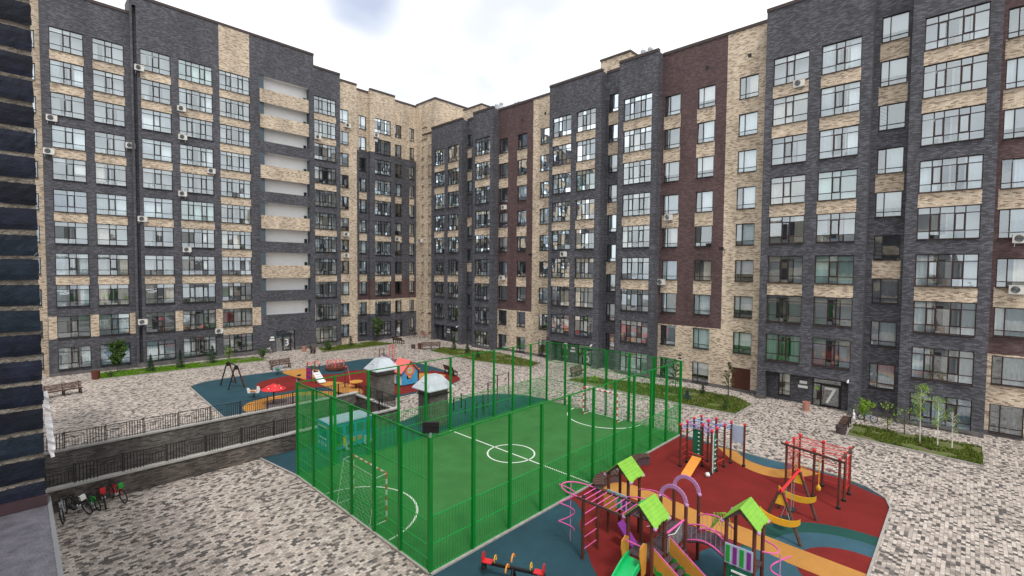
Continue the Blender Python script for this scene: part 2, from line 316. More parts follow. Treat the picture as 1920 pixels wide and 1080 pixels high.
    def mesh(s, name, smooth=False):
        me = bpy.data.meshes.new(name); me.from_pydata(s.v, [], s.f)
        for m in s.ms: me.materials.append(m)
        me.polygons.foreach_set('material_index', s.m)
        if smooth: me.polygons.foreach_set('use_smooth', [True]*len(s.f))
        bm = bmesh.new(); bm.from_mesh(me); bmesh.ops.recalc_face_normals(bm, faces=bm.faces); bm.to_mesh(me); bm.free()
        me.update(); return me
    def build(s, name, parent=None, smooth=False, loc=None, rot=None): return link(name, s.mesh(name, smooth), parent, loc, rot)

def flat(name, pts, z, m, parent=None, kind='structure'):
    b = MB(); b.poly([(x, y, z) for x, y in pts], m); o = b.build(name, parent)
    if parent is None: tag(o, kind=kind)
    # faces up
    if o.data.polygons[0].normal.z < 0: o.data.flip_normals()
    return o
def smooth_closed(pts, n=5):
    out = []; L = len(pts)
    for i in range(L):
        p0, p1, p2, p3 = [Vector(pts[(i+k) % L]) for k in (-1, 0, 1, 2)]
        for j in range(n):
            t = j/n; out.append(0.5*((2*p1) + (p2-p0)*t + (2*p0-5*p1+4*p2-p3)*t*t + (3*p1-p0-3*p2+p3)*t**3))
    return [(p.x, p.y) for p in out]
def smooth_open(pts, n=5):
    out = []; P = [Vector(p) for p in pts]; P = [P[0]*2-P[1]] + P + [P[-1]*2-P[-2]]
    for i in range(1, len(P)-2):
        p0, p1, p2, p3 = P[i-1:i+3]
        for j in range(n):
            t = j/n; out.append(0.5*((2*p1) + (p2-p0)*t + (2*p0-5*p1+4*p2-p3)*t*t + (3*p1-p0-3*p2+p3)*t**3))
    out.append(P[-2]); return [tuple(p) for p in out]
def arc(cx, cy, r, a0, a1, n=24): return [(cx+r*math.cos(R(a0+(a1-a0)*i/n)), cy+r*math.sin(R(a0+(a1-a0)*i/n))) for i in range(n+1)]
def circle(cx, cy, rx, ry=None, n=40, rot=0):
    ry = ry or rx; c, s_ = math.cos(R(rot)), math.sin(R(rot))
    return [(cx+rx*math.cos(t)*c-ry*math.sin(t)*s_, cy+rx*math.cos(t)*s_+ry*math.sin(t)*c) for t in [2*math.pi*i/n for i in range(n)]]
def clip_poly(poly, inside):
    """Sutherland-Hodgman with a convex or any list of half-planes (px,py,nx,ny) keep (p-P).n>=0"""
    for px, py, nx, ny in inside:
        out = []; L = len(poly)
        for i in range(L):
            a = poly[i]; b = poly[(i+1) % L]; da = (a[0]-px)*nx+(a[1]-py)*ny; db = (b[0]-px)*nx+(b[1]-py)*ny
            if da >= 0: out.append(a)
            if (da >= 0) != (db >= 0): t = da/(da-db); out.append((a[0]+(b[0]-a[0])*t, a[1]+(b[1]-a[1])*t))
        poly = out
    return poly
def ribbon(name, pts, w, z, m, parent=None, closed=False):
    b = MB(); P = [Vector((p[0], p[1])) for p in pts]; L = len(P); e = []
    for i in range(L):
        d = (P[(i+1) % L] - P[i-1]) if closed else (P[min(i+1, L-1)] - P[max(i-1, 0)]); d.normalize(); n = Vector((-d.y, d.x))*w/2
        e.append((P[i]+n, P[i]-n))
    for i in range(L if closed else L-1):
        a = e[i]; c = e[(i+1) % L]; b.quad((a[1].x, a[1].y, z), (c[1].x, c[1].y, z), (c[0].x, c[0].y, z), (a[0].x, a[0].y, z), m)
    return b.build(name, parent)
def kerb(name, pts, closed, w=0.08, h=0.07, z0=-0.01, m=None, parent=None):
    m = m or KERBM; b = MB(); P = [Vector((p[0], p[1])) for p in pts]; L = len(P); e = []
    for i in range(L):
        d = (P[(i+1) % L] - P[i-1]) if closed else (P[min(i+1, L-1)] - P[max(i-1, 0)]); d.normalize(); n = Vector((-d.y, d.x))*w/2
        e.append((P[i]+n, P[i]-n))
    for i in range(L if closed else L-1):
        (a0, a1), (c0, c1) = e[i], e[(i+1) % L]
        b.quad((a1.x, a1.y, h), (c1.x, c1.y, h), (c0.x, c0.y, h), (a0.x, a0.y, h), m)
        b.quad((a1.x, a1.y, z0), (c1.x, c1.y, z0), (c1.x, c1.y, h), (a1.x, a1.y, h), m)
        b.quad((a0.x, a0.y, h), (c0.x, c0.y, h), (c0.x, c0.y, z0), (a0.x, a0.y, z0), m)
    return tag(b.build(name, parent), kind='structure')

# ================================================================== GROUND
GX0, GX1, GY0, GY1 = -70, 90, -60, 100
TX0, TX1, TY0, TY1 = -16.0, 17.2, 27.14, 32.3      # the sunken garage ramp
g = MB()
for a, b_, c_, d_ in ((GX0, GX1, GY0, TY0), (GX0, GX1, TY1, GY1), (TX1, GX1, TY0, TY1), (GX0, TX0, TY0, TY1)):
    g.quad((a, c_, 0), (b_, c_, 0), (b_, d_, 0), (a, d_, 0), PAVE)
tag(g.build('ground'), kind='structure')
g = MB(); g.quad((-1200, -1200, -6), (1200, -1200, -6), (1200, 1200, -6), (-1200, 1200, -6), RAMPF); tag(g.build('surrounding_ground'), kind='structure')
g = MB(); g.quad((TX0, TY0, -5.4), (TX1, TY0, -1.0), (TX1, TY1, -1.0), (TX0, TY1, -5.4), RAMPF); tag(g.build('ramp_floor'), kind='structure')

# rubber pads: every colour is its own sheet, 4 mm above the one below
def pad(name, pts, lvl, m, sm=4, clip=None):
    p = smooth_closed(pts, sm) if sm else pts
    if clip: p = clip_poly(p, clip)
    return flat(name, p, 0.008 + 0.004*lvl, m)
LP = [(10.1, 47.2), (11.4, 48.3), (13.9, 48.7), (17.0, 48.5), (20.0, 48.1), (24.0, 48.3), (27.5, 48.3), (29.3, 46.0), (29.9, 42.0), (29.6, 37.5), (28.4, 33.6), (26.4, 32.3)]
LPs = smooth_open(LP, 5) + [(22.5, 32.2), (17.3, 32.44), (9.0, 32.44), (9.62, 36.0)]
flat('rubber_playground_surface', LPs, 0.008, RUB_TEAL)
kerb('playground_kerb', smooth_open(LP, 5) + [(22.5, 32.2)], False)
kerb('playground_kerb', [(9.0, 32.5), (9.62, 36.0), (10.1, 47.2)], False)
pad('rubber_patch', [(13.9, 42.4), (14.6, 44.6), (16.2, 45.6), (18.6, 45.6), (21.0, 43.4), (23.5, 43.6), (25.6, 41.0), (28.9, 38.0), (28.2, 33.4), (22.5, 32.7), (19.0, 34.0), (18.4, 39.0), (16.4, 40.0), (14.6, 40.2)], 1, RUB_RED)
pad('rubber_patch', [(17.9, 47.9), (20.3, 48.05), (20.6, 46.0), (18.6, 41.6), (18.0, 44.4)], 2, RUB_GOLD)
pad('rubber_patch', [(11.2, 37.4), (12.4, 38.9), (15.2, 39.3), (17.6, 38.0), (18.5, 35.4), (17.8, 33.4), (15.8, 32.8), (12.8, 33.0), (11.4, 35.0)], 2, RUB_GOLD)
pad('rubber_patch', [(12.6, 37.0), (13.6, 38.0), (15.2, 38.1), (16.7, 37.0), (17.1, 35.0), (16.0, 33.6), (13.6, 33.4), (12.5, 35.2)], 3, RUB_GREY)
pad('rubber_patch', [(13.4, 35.6), (14.4, 36.5), (15.9, 36.2), (16.5, 34.8), (15.4, 33.8), (13.8, 34.0)], 4, RUB_RED)
pad('rubber_patch', [(18.4, 41.4), (19.7, 40.6), (20.2, 37.8), (19.4, 35.2), (17.9, 35.8), (18.3, 38.6)], 2, RUB_GOLD)
pad('rubber_patch', [(25.3, 38.5), (27.3, 38.0), (28.4, 36.0), (27.2, 35.2), (25.6, 36.4)], 2, RUB_GOLD)
pad('rubber_patch', [(27.4, 44.2), (28.6, 42.0), (28.9, 38.6), (27.2, 38.9), (26.2, 41.6)], 2, RUB_TEAL)

# pad around the court (left end and far side)
flat('rubber_playground_surface', [(8.9, 26.9), (9.42, 23.3), (28.75, 23.3), (28.6, 25.2)] + arc(24.6, 24.4, 3.9, 10, 100, 10) + [(20.0, 27.6), (17.3, 26.84)], 0.008, RUB_TEAL)
kerb('playground_kerb', [(8.87, 26.86), (9.36, 23.3), (9.36, 12.6)], False)
kerb('playground_kerb', arc(24.6, 24.4, 3.95, 8, 102, 10), False)
kerb('playground_kerb', [(9.36, 12.58), (28.5, 12.58)], False, w=0.1)

# front playground: outline, then colours
front = [(9.4, 12.55), (28.4, 12.55), (28.2, 10.6), (28.05, 9.0), (28.0, 7.4), (28.25, 5.8), (28.2, 4.6), (27.7, 3.2), (26.9, 2.4), (25.9, 2.15), (22.0, 2.15), (14.0, 2.15), (8.2, 2.15), (8.2, 12.0)]
flat('rubber_playground_surface', front, 0.008, RUB_TEAL)
kerb('playground_kerb', [(28.45, 12.5), (28.25, 10.6), (28.1, 9.0), (28.05, 7.4), (28.3, 5.8), (28.25, 4.6), (27.75, 3.2), (26.9, 2.36), (25.9, 2.1), (8.2, 2.1)], False)
CL = [(0, 2.16, 0, 1), (0, 12.54, 0, -1), (28.03, 0, -1, 0), (26.88, 2.42, -2.22, 1.35), (25.9, 2.17, -.23, 1)]
pad('rubber_patch', [(17.2, 13.6), (16.9, 12.3), (16.3, 11.4), (15.4, 10.9), (14.3, 9.8), (13.3, 8.7), (12.4, 7.0), (12.0, 4.0), (12.0, 1.0), (20.0, -1), (30.0, -1.0), (30.0, 5.0), (28.3, 6.0), (30, 8), (30.0, 14.0), (24, 15)], 1, RUB_RED, 3, CL)
pad('rubber_patch', [(28.6, 10.3), (27.1, 9.4), (26.1, 8.2), (25.75, 7.1), (26.1, 6.2), (27.2, 5.45), (28.6, 5.1), (29.2, 7.6)], 2, RUB_GOLD, 4, CL)
pad('rubber_patch', [(28.7, 9.2), (27.5, 8.7), (27.0, 7.9), (26.95, 7.0), (27.5, 6.3), (28.7, 6.3)], 3, RUB_BLUE, 4, CL)
for nm, r_, m_, l_ in (('rubber_patch', 3.55, RUB_GREEN, 2), ('rubber_patch', 2.75, RUB_BLUE, 3), ('rubber_patch', 1.75, RUB_RED, 4)):
    p = clip_poly(circle(19.2, 2.4, r_, r_*0.98, 44), CL); flat(nm, p, 0.008 + 0.004*l_, m_)
band = [(20.0, 12.0), (20.1, 10.6), (20.0, 9.2), (19.8, 7.6), (19.84, 6.6), (19.8, 5.3), (19.74, 4.4), (19.7, 3.4), (19.65, 2.16)]
bo = smooth_open(band, 4); bi = [(x - 1.25, y) for x, y in bo][::-1]
flat('rubber_patch', clip_poly(bo + bi, CL), 0.008 + 0.004*5, RUB_GOLD)
pad('rubber_patch', [(18.45, 5.6), (18.5, 4.3), (17.95, 3.85), (16.4, 3.6), (14.9, 4.4), (15.2, 6.0), (17.0, 6.7)], 6, RUB_BLUE)

# court turf and its lines
CX0, CX1, CY0, CY1 = 9.42, 28.43, 12.67, 23.38
court = flat('sports_court', [(CX0, CY0), (CX1, CY0), (CX1, CY1), (CX0, CY1)], 0.012, TURF)
ml = 0.019
o = ribbon('court_markings', circle(18.83, 17.97, 1.3, 1.3, 48), 0.085, ml, LINE, closed=True); tag(o, kind='structure')
for nm, pts in (('court_markings', [(18.83, CY0+.12), (18.83, 16.67)]), ('court_markings', [(18.83, 16.67), (18.83, 19.27)]), ('court_markings', [(18.83, 19.27), (18.83, CY1-.12)]),
                ('court_markings', arc(9.42, 17.98, 2.62, -88, 88, 36)), ('court_markings', arc(28.43, 17.98, 2.68, 92, 268, 36))):
    tag(ribbon(nm, pts, 0.085, ml, LINE), kind='structure')

# ================================================================== FACADES
class Wall:
    """o: 'L' faces -Y (u=X), 'R' faces -X (u=Y)"""
    def __init__(s, mb, o, c): s.mb, s.o, s.c = mb, o, c
    def P(s, u, d, z): return (u, s.c + d, z) if s.o == 'L' else (s.c + d, u, z)       # d = depth into the building
    def face(s, u0, u1, z0, z1, openings, zones, base, rd=0.17, returns=2.6, top=True, cop=True, side=None):
        us = {u0, u1}; zs = {z0, z1}
        for a, b, c, d in [o_[:4] for o_ in openings] + [q[:4] for q in zones]:
            for x in (a, b):
                if u0 < x < u1: us.add(x)
            for x in (c, d):
                if z0 < x < z1: zs.add(x)
        us = sorted(us); zs = sorted(zs)
        def matat(u, z):
            m = base
            for q in zones:
                if q[0] <= u <= q[1] and q[2] <= z <= q[3]: m = q[4]
            return m
        for i in range(len(us)-1):
            run = None
            for j in range(len(zs)-1):
                uc, zc = (us[i]+us[i+1])/2, (zs[j]+zs[j+1])/2
                hole = any(a < uc < b and c < zc < d for a, b, c, d in [o_[:4] for o_ in openings])
                m = None if hole else matat(uc, zc)
                if run and run[2] is m: run[1] = zs[j+1]
                else:
                    if run and run[2] is not None: s._q(us[i], us[i+1], run[0], run[1], run[2])
                    run = [zs[j], zs[j+1], m]
            if run and run[2] is not None: s._q(us[i], us[i+1], run[0], run[1], run[2])
        for o_ in openings:
            a, b, c, d = o_[:4]; dd = o_[4] if len(o_) > 4 else rd; m = o_[5] if len(o_) > 5 else matat(a-.02, (c+d)/2)
            mt = o_[5] if len(o_) > 5 else FRAME
            P = s.P
            s.mb.quad(P(a, 0, c), P(a, dd, c), P(a, dd, d), P(a, 0, d), m); s.mb.quad(P(b, 0, c), P(b, 0, d), P(b, dd, d), P(b, dd, c), m)
            s.mb.quad(P(a, 0, d), P(a, dd, d), P(b, dd, d), P(b, 0, d), mt)
            if c > .01: s.mb.quad(P(a, 0, c), P(b, 0, c), P(b, dd, c), P(a, dd, c), m if len(o_) > 5 else FRAME)
        P = s.P; sm = side or base
        if returns:
            s.mb.quad(P(u0, 0, z0), P(u0, 0, z1), P(u0, returns, z1), P(u0, returns, z0), sm)
            s.mb.quad(P(u1, 0, z0), P(u1, returns, z0), P(u1, returns, z1), P(u1, 0, z1), sm)
        if top: s.mb.quad(P(u0, 0, z1), P(u1, 0, z1), P(u1, max(returns, 2.6), z1), P(u0, max(returns, 2.6), z1), ROOFM)
    def _q(s, a, b, c, d, m): P = s.P; s.mb.quad(P(a, 0, c), P(b, 0, c), P(b, 0, d), P(a, 0, d), m)
    def coping(s, cb, u0, u1, z, h=0.24, dep=0.32, over=0.06):
        a = s.P(u0-.03, -over, z); b = s.P(u1+.03, dep, z)
        cb.box(min(a[0], b[0]), max(a[0], b[0]), min(a[1], b[1]), max(a[1], b[1]), z-.02, z+h, COPING)

# --- windows
WCACHE = {}
STY = {   # column edges, row edges, sash cells (col,row)
    '3': ([0, .40, .62, 1], [0, .25, .78, 1], [(1, 1)]),
    '3b': ([0, .37, .59, 1], [0, .25, .78, 1], [(1, 1)]),
    '5': ([0, .22, .38, .62, .78, 1], [0, .25, .80, 1], [(1, 1), (3, 1)]),
    '5h': ([0, .21, .37, .60, .77, 1], [0, .25, .78, 1], [(1, 1), (3, 1)]),
    '4': ([0, .30, .50, .70, 1], [0, .25, .78, 1], [(1, 1)]),
    '2': ([0, .32, 1], [0, .20, 1], []),
    '2n': ([0, .5, 1], [0, .20, 1], []),
    '1n': ([0, 1], [0, .20, 1], []),
}
def win_frame(w, h, sty, m):
    k = ('f', round(w, 2), round(h, 2), sty, m.name)
    if k in WCACHE: return WCACHE[k]
    cols, rows, sash = STY[sty]; b = MB(); t = .055; e = .002
    b.box(e, t, 0, .07, e, h-e, m); b.box(w-t, w-e, 0, .07, e, h-e, m); b.box(t, w-t, 0, .07, e, t, m); b.box(t, w-t, 0, .07, h-t, h-e, m)
    for c in cols[1:-1]: b.box(c*w-.03, c*w+.03, .002, .068, t, h-t, m)
    for r in rows[1:-1]:
        xs = [0] + cols[1:-1] + [1]
        for i in range(len(xs)-1): b.box(xs[i]*w + (.03 if i else t), xs[i+1]*w - (.03 if i < len(xs)-2 else t), .006, .064, r*h-.025, r*h+.025, m)
    for c, r in sash:
        x0, x1 = cols[c]*w+.03, cols[c+1]*w-.03; z0, z1 = rows[r]*h+.025, rows[r+1]*h-.025; q = .045
        b.box(x0, x0+q, -.012, .05, z0, z1, m); b.box(x1-q, x1, -.012, .05, z0, z1, m); b.box(x0+q, x1-q, -.012, .05, z0, z0+q, m); b.box(x0+q, x1-q, -.012, .05, z1-q, z1, m)
    b.box(0.0, w, -.20, .0, -.035, -.004, FRAME if m is FRAME else FRAMEB)
    WCACHE[k] = b.mesh('window'); return WCACHE[k]
def win_pane(w, h, sty, v):
    k = ('p', round(w, 2), round(h, 2), sty, v % 5)
    if k in WCACHE: return WCACHE[k]
    b = MB(); cols, rows, _ = STY[sty]; q = random.Random(v % 5 + 77)
    for i in range(len(cols)-1):
        for j in range(len(rows)-1):
            x0, x1, z0, z1 = cols[i]*w, cols[i+1]*w, rows[j]*h, rows[j+1]*h; x0, x1, z0, z1 = max(x0, .03), min(x1, w-.03), max(z0, .03), min(z1, h-.03)
            a, c = q.gauss(0, .012)*(x1-x0), q.gauss(0, .012)*(z1-z0)
            b.quad((x0, .035-a-c, z0), (x1, .035+a-c, z0), (x1, .035+a+c, z1), (x0, .035-a+c, z1), GLASS)
    WCACHE[k] = b.mesh('pane'); return WCACHE[k]
def curtain(b, x0, x1, z0, z1, y, m, r, amp=.03):
    n = max(2, int((x1-x0)/.09)); pts = [(x0+(x1-x0)*i/n, y + (amp if i % 2 else -amp)*r.uniform(.4, 1)) for i in range(n+1)]
    for i in range(n): b.quad((pts[i][0], pts[i][1], z0), (pts[i+1][0], pts[i+1][1], z0), (pts[i+1][0], pts[i+1][1], z1), (pts[i][0], pts[i][1], z1), m)
def win_inside(w, h, kind, v, dep=0.8):
    k = ('i', round(w, 2), round(h, 2), kind, v)
    if k in WCACHE: return WCACHE[k]
    r = random.Random(hash((round(w*100), round(h*100), kind == 'loggia', v)) & 0xffff); b = MB(); y0 = .10; d = dep; e = .004
    lg = kind == 'loggia'
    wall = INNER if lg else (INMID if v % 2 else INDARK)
    b.quad((e, d, e), (w-e, d, e), (w-e, d, h-e), (e, d, h-e), wall)
    b.quad((e, y0, e), (e, d, e), (e, d, h-e), (e, y0, h-e), wall); b.quad((w-e, y0, e), (w-e, y0, h-e), (w-e, d, h-e), (w-e, d, e), wall)
    b.quad((e, y0, h-e), (e, d, h-e), (w-e, d, h-e), (w-e, y0, h-e), WHITEP if lg else wall); b.quad((e, y0, e), (w-e, y0, e), (w-e, d, e), (e, d, e), INMID)
    if lg:
        a = w*r.uniform(.18, .4); c_ = min(w-.25, a + w*r.uniform(.32, .45)); mid = a + (c_-a)*r.choice([.35, .5, .62])
        b.box(a, mid, d-.05, d-.01, .25, h-.25, WHITE if v % 3 else FRAME); b.box(mid, c_, d-.05, d-.01, .02, h-.25, WHITE if v % 3 else FRAME)
        b.box(a+.07, mid-.05, d-.06, d-.051, .35, h-.33, INDARK); b.box(mid+.05, c_-.07, d-.06, d-.051, .12, h-.33, INDARK if v % 2 else CURT[3])
    q = v % 12 if lg else v % 9
    cm = r.choice(CURT[:2] + [CURT[0], CURT[0], CURT[3]])
    if lg:
        if q in (1, 7): curtain(b, .05, w*.3, .03, h-.03, .2, cm, r); curtain(b, w*.72, w-.05, .03, h-.03, .2, cm, r)
        elif q == 2: curtain(b, .04, w-.04, .03, h-.03, .22, CURT[0], r)
        elif q == 3: b.box(.05, w*.38, .14, .16, h*.22, h-.02, WHITE); b.box(w*.62, w-.05, .14, .16, h*.35, h-.02, WHITE)
        elif q == 4: curtain(b, .04, w*.62, .03, h-.03, .22, CURT[1], r)
        elif q == 5:
            for i in range(14): z = h*.35 + i*h*.045; b.box(w*.4, w*.62, .13, .15, z, z+.03, WHITE)
        elif q == 9: curtain(b, .04, w-.04, .03, h-.03, .2, r.choice(CURT), r)
        elif q == 10: b.box(.05, w-.05, .14, .16, h*.76, h-.02, WHITE)
        for i in range(r.randint(0, 4)):
            x = r.uniform(.1, w-.5); s_ = r.uniform(.12, .38); b.box(x, x+s_, .25, .25+s_*.8, .02, .02+r.uniform(.15, .55), r.choice(CLUT + [WHITE, INNER, INMID, WHITE]))
        if r.random() < .25:
            x = r.uniform(.3, w-.4); b.ball((x, .5, r.uniform(.45, .6)), r.uniform(.14, .22), CLUT[4], 4)
    else:
        if q in (0, 5): curtain(b, w*.35, w-.04, .03, h-.03, .2, CURT[0], r)
        elif q == 1: curtain(b, .04, w-.04, .03, h-.03, .2, CURT[0], r)
        elif q == 2: b.box(.04, w-.04, .14, .155, h*.35, h-.02, WHITE)
        elif q == 3: curtain(b, w*.4, w*.85, .03, h-.03, .2, CURT[4], r)
        elif q == 4: curtain(b, .04, w-.04, .03, h-.03, .2, CURT[3], r)
        elif q == 6:
            for i in range(16): z = h*.1 + i*h*.055; b.box(.05, w*.32, .12, .14, z, z+.035, WHITE)
        elif q == 7: curtain(b, w*.5, w-.04, .03, h-.03, .22, CURT[1], r)
    WCACHE[k] = b.mesh('loggia' if lg else 'curtain'); return WCACHE[k]
wv = random.Random(11)
def window(root, W, u0, u1, zt, h, sty, kind='loggia', fm=None, v=None, rd=.10):
    w = u1-u0; v = wv.randrange(12) if v is None else v
    fm = fm or FRAME
    if W.o == 'L': loc = (u0, W.c + rd, zt-h); rot = (0, 0, 0)
    else: loc = (W.c + rd, u1, zt-h); rot = (0, 0, -math.pi/2)
    base = root.location
    f = link('window', win_frame(w, h, sty, fm), root, (loc[0]-base.x, loc[1]-base.y, loc[2]-base.z), rot)
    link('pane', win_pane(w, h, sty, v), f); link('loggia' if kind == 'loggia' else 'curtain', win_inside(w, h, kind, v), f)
    return f
GAPS = {0, 1, 3, 5, 7}
def part(root, mb, name):     # meshes are written in world coordinates, the root carries the offset
    o = mb.build(name, root); o.location = -root.location; return o

# ------------------------------------------------------------------ left block
LB = empty('apartment_building', (16, 60.2, 0), 'dark grey brick apartment block on the left with white loggias and door number 3', 'building')
mb, cb = MB(), MB()
zk = lambda k: 2.56 + 2.905*k
H0 = 2.02
def bands(cols, nrow, zf, h, gaps, m, pad_=0.0):
    z = []
    for a, b in cols:
        for g_ in range(nrow-1):
            if g_ in gaps: k = nrow-1-g_; z.append((a-pad_, b+pad_, zf(k-1), zf(k)-h, m))
    return z
Wa = Wall(mb, 'L', 60.2)
colA = [(2.72, 5.03), (5.65, 7.98)]
op = [(a, b, zk(k)-H0, zk(k)) for a, b in colA for k in range(11)]
zo = bands(colA, 11, zk, H0, GAPS, BEIGE) + [(a, b, 3.42, 5.5, BEIGE) for a, b in ((2.15, 2.72), (5.03, 5.65), (7.98, 8.42))]
Wa.face(2.15, 8.42, 0.25, 34.8, op, zo, DARK); Wa.coping(cb, 2.15, 8.42, 34.8)
for a, b in colA:
    for k in range(11): window(LB, Wa, a, b, zk(k), H0, '3')
Wb = Wall(mb, 'L', 59.7)
colB = [(9.17, 11.66, '3'), (12.32, 15.39, '5'), (16.03, 19.08, '5'), (26.48, 29.31, '5')]
op = [(a, b, zk(k)-H0, zk(k)) for a, b, s_ in colB for k in range(11)]
zo = bands([(9.17, 11.66), (12.32, 15.39)], 11, zk, H0, GAPS, BEIGE) + bands([(16.03, 19.08)], 11, zk, H0, set(range(10)), BEIGE)
zo += [(16.03, 19.08, zk(10), 36.45, BEIGE)] + [(a, b, 3.42, 5.5, BEIGE) for a, b in ((11.66, 12.32), (15.39, 16.03), (19.08, 20.0))]
bal = [(20.0, 25.9, 4.62 + 2.905*k - .15, 4.62 + 2.905*k + 1.47, .95, BLUEGREY) for k in range(10)]
pil = [(20.0, 25.9, 0, 0, BLUEGREY)]
op1 = [q for q in op if q[0] < 26] + bal + [(8.60, 8.90, .5, 35.6, .45, DARK), (21.65, 23.9, 0.0, 2.5, .3)]
Wb.face(8.42, 26.43, 0.0, 36.45, op1, zo, DARK); Wb.coping(cb, 8.42, 26.43, 36.45)
zo = bands([(26.48, 29.31)], 11, zk, H0, GAPS, BEIGE)
Wb.face(26.43, 29.87, 0.0, 35.05, [q for q in op if q[0] > 26], zo + [(26.43, 26.48, 3.42, 5.5, BEIGE)], DARK); Wb.coping(cb, 26.46, 29.87, 35.05)
for a, b, s_ in colB:
    for k in range(11): window(LB, Wb, a, b, zk(k), H0, s_)
mb.box(8.58, 8.92, 60.13, 60.2, .45, 35.65, DARK)
# plinth
mb.box(2.1, 8.42, 60.14, 60.3, 0, .28, PLINTH); mb.box(8.42, 21.6, 59.63, 59.697, 0, .45, PLINTH); mb.box(23.95, 29.9, 59.63, 59.697, 0, .45, PLINTH)
# block further left, set back
Wz = Wall(mb, 'L', 61.3)
op = [(.45, 1.82, zk(k)-1.9, zk(k)-.4) for k in range(11)]
Wz.face(-6, 2.15, 0, 34.2, op, [], OCHRE); Wz.coping(cb, -6, 2.15, 34.2)
for k in range(11): window(LB, Wz, .45, 1.82, zk(k)-.4, 1.5, '2', 'room')
mb.box(-6, 29.9, 62.4, 76, 0, 34.1, DARK)
part(LB, mb, 'wall'); part(LB, cb, 'roof_coping')
# open landings: white back wall, parapet bands, pilasters
for k in range(10):
    z0, z1 = bal[k][2], bal[k][3]; b = MB(); b.box(20.6, 25.9, 60.55, 60.66, z0, z1, WHITEP); b.box(20.0, 20.6, 59.74, 60.54, z0, z1, BLUEGREY)
    b.quad((20.6, 59.71, z1-.004), (20.6, 60.6, z1-.004), (25.9, 60.6, z1-.004), (25.9, 59.71, z1-.004), WHITEP)
    f = part(LB, b, 'landing')
    b2 = MB(); b2.box(25.45, 25.75, 60.40, 60.54, z0+.05, z0+.55, BLACK); q = b2.build('hatch', f)
    if (9-k) in GAPS or False:
        b = MB(); b.box(20.12, 25.72, 59.55, 59.7-.003, (bal[k-1][3] if k else 3.2)-.12, z0+.12, BEIGE); part(LB, b, 'parapet')
# entrance 3
def text(name, s_, size, m, parent=None, ext=.01):
    c = bpy.data.curves.new(name, 'FONT'); c.body = s_; c.size = size; c.extrude = ext; c.align_x = 'CENTER'; c.align_y = 'CENTER'
    tmp = bpy.data.objects.new(name, c); COL.objects.link(tmp); bpy.context.view_layer.update()
    me = bpy.data.meshes.new_from_object(tmp.evaluated_get(bpy.context.evaluated_depsgraph_get())); bpy.data.objects.remove(tmp)
    me.materials.clear(); me.materials.append(m); me.transform(Matrix.Scale(1, 4)); return link(name, me, parent)
def entrance(root, o, loc, w, h, num, leaf=(.35, .85), numsize=1.3):
    """framed glass entrance: sidelight, leaf with a big numeral; local x left to right, y into the wall"""
    b = MB(); t = .07
    b.box(0, t, -.03, .09, 0, h, FRAME); b.box(w-t, w, -.03, .09, 0, h, FRAME); b.box(t, w-t, -.03, .09, h-t, h, FRAME)
    hh = h*.78; b.box(t, w-t, -.03, .09, hh, hh+.09, FRAME); l0, l1 = leaf[0]*w, leaf[1]*w
    for x in (l0, l1): b.box(x-.05, x+.05, -.04, .09, .004, hh, FRAME)
    b.box(l0+.05, l1-.05, -.03, .08, .004, .14, FRAME); b.box(l0+.05, l1-.05, -.03, .08, hh-.08, hh-.002, FRAME)
    M = Matrix.Translation(Vector(loc)-root.location) @ (Matrix.Identity(4) if o == 'L' else Matrix.Rotation(-math.pi/2, 4, 'Z'))
    f = b.build('entrance_door', root); f.matrix_local = M
    b = MB(); b.quad((t, .03, .05), (w-t, .03, .05), (w-t, .03, h-t), (t, .03, h-t), GLASS); b.build('pane', f)
    b = MB(); b.quad((.01, .32, .01), (w-.01, .32, .01), (w-.01, .32, h-.01), (.01, .32, h-.01), LOBBY)
    b.build('lobby', f)
    if num:
        tx = text('numeral', num, numsize, WHITE, f); tx.rotation_euler = (math.pi/2, 0, 0); tx.location = ((l0+l1)/2, -.03, hh*.5)
    b = MB(); b.tube([(l0+.14, -.09, .8), (l0+.14, -.09, 1.5)], .018, METAL, 6); b.build('handle', f)
    return f
entrance(LB, 'L', (21.65, 59.9, 0), 2.25, 2.5, '3', (.38, .78), 1.15)
b = MB(); b.box(21.0, 21.4, 59.66, 59.69, 1.72, 1.9, WHITE); b.box(20.9, 21.45, 59.66, 59.69, 1.42, 1.62, WHITE); part(LB, b, 'sign_plate')

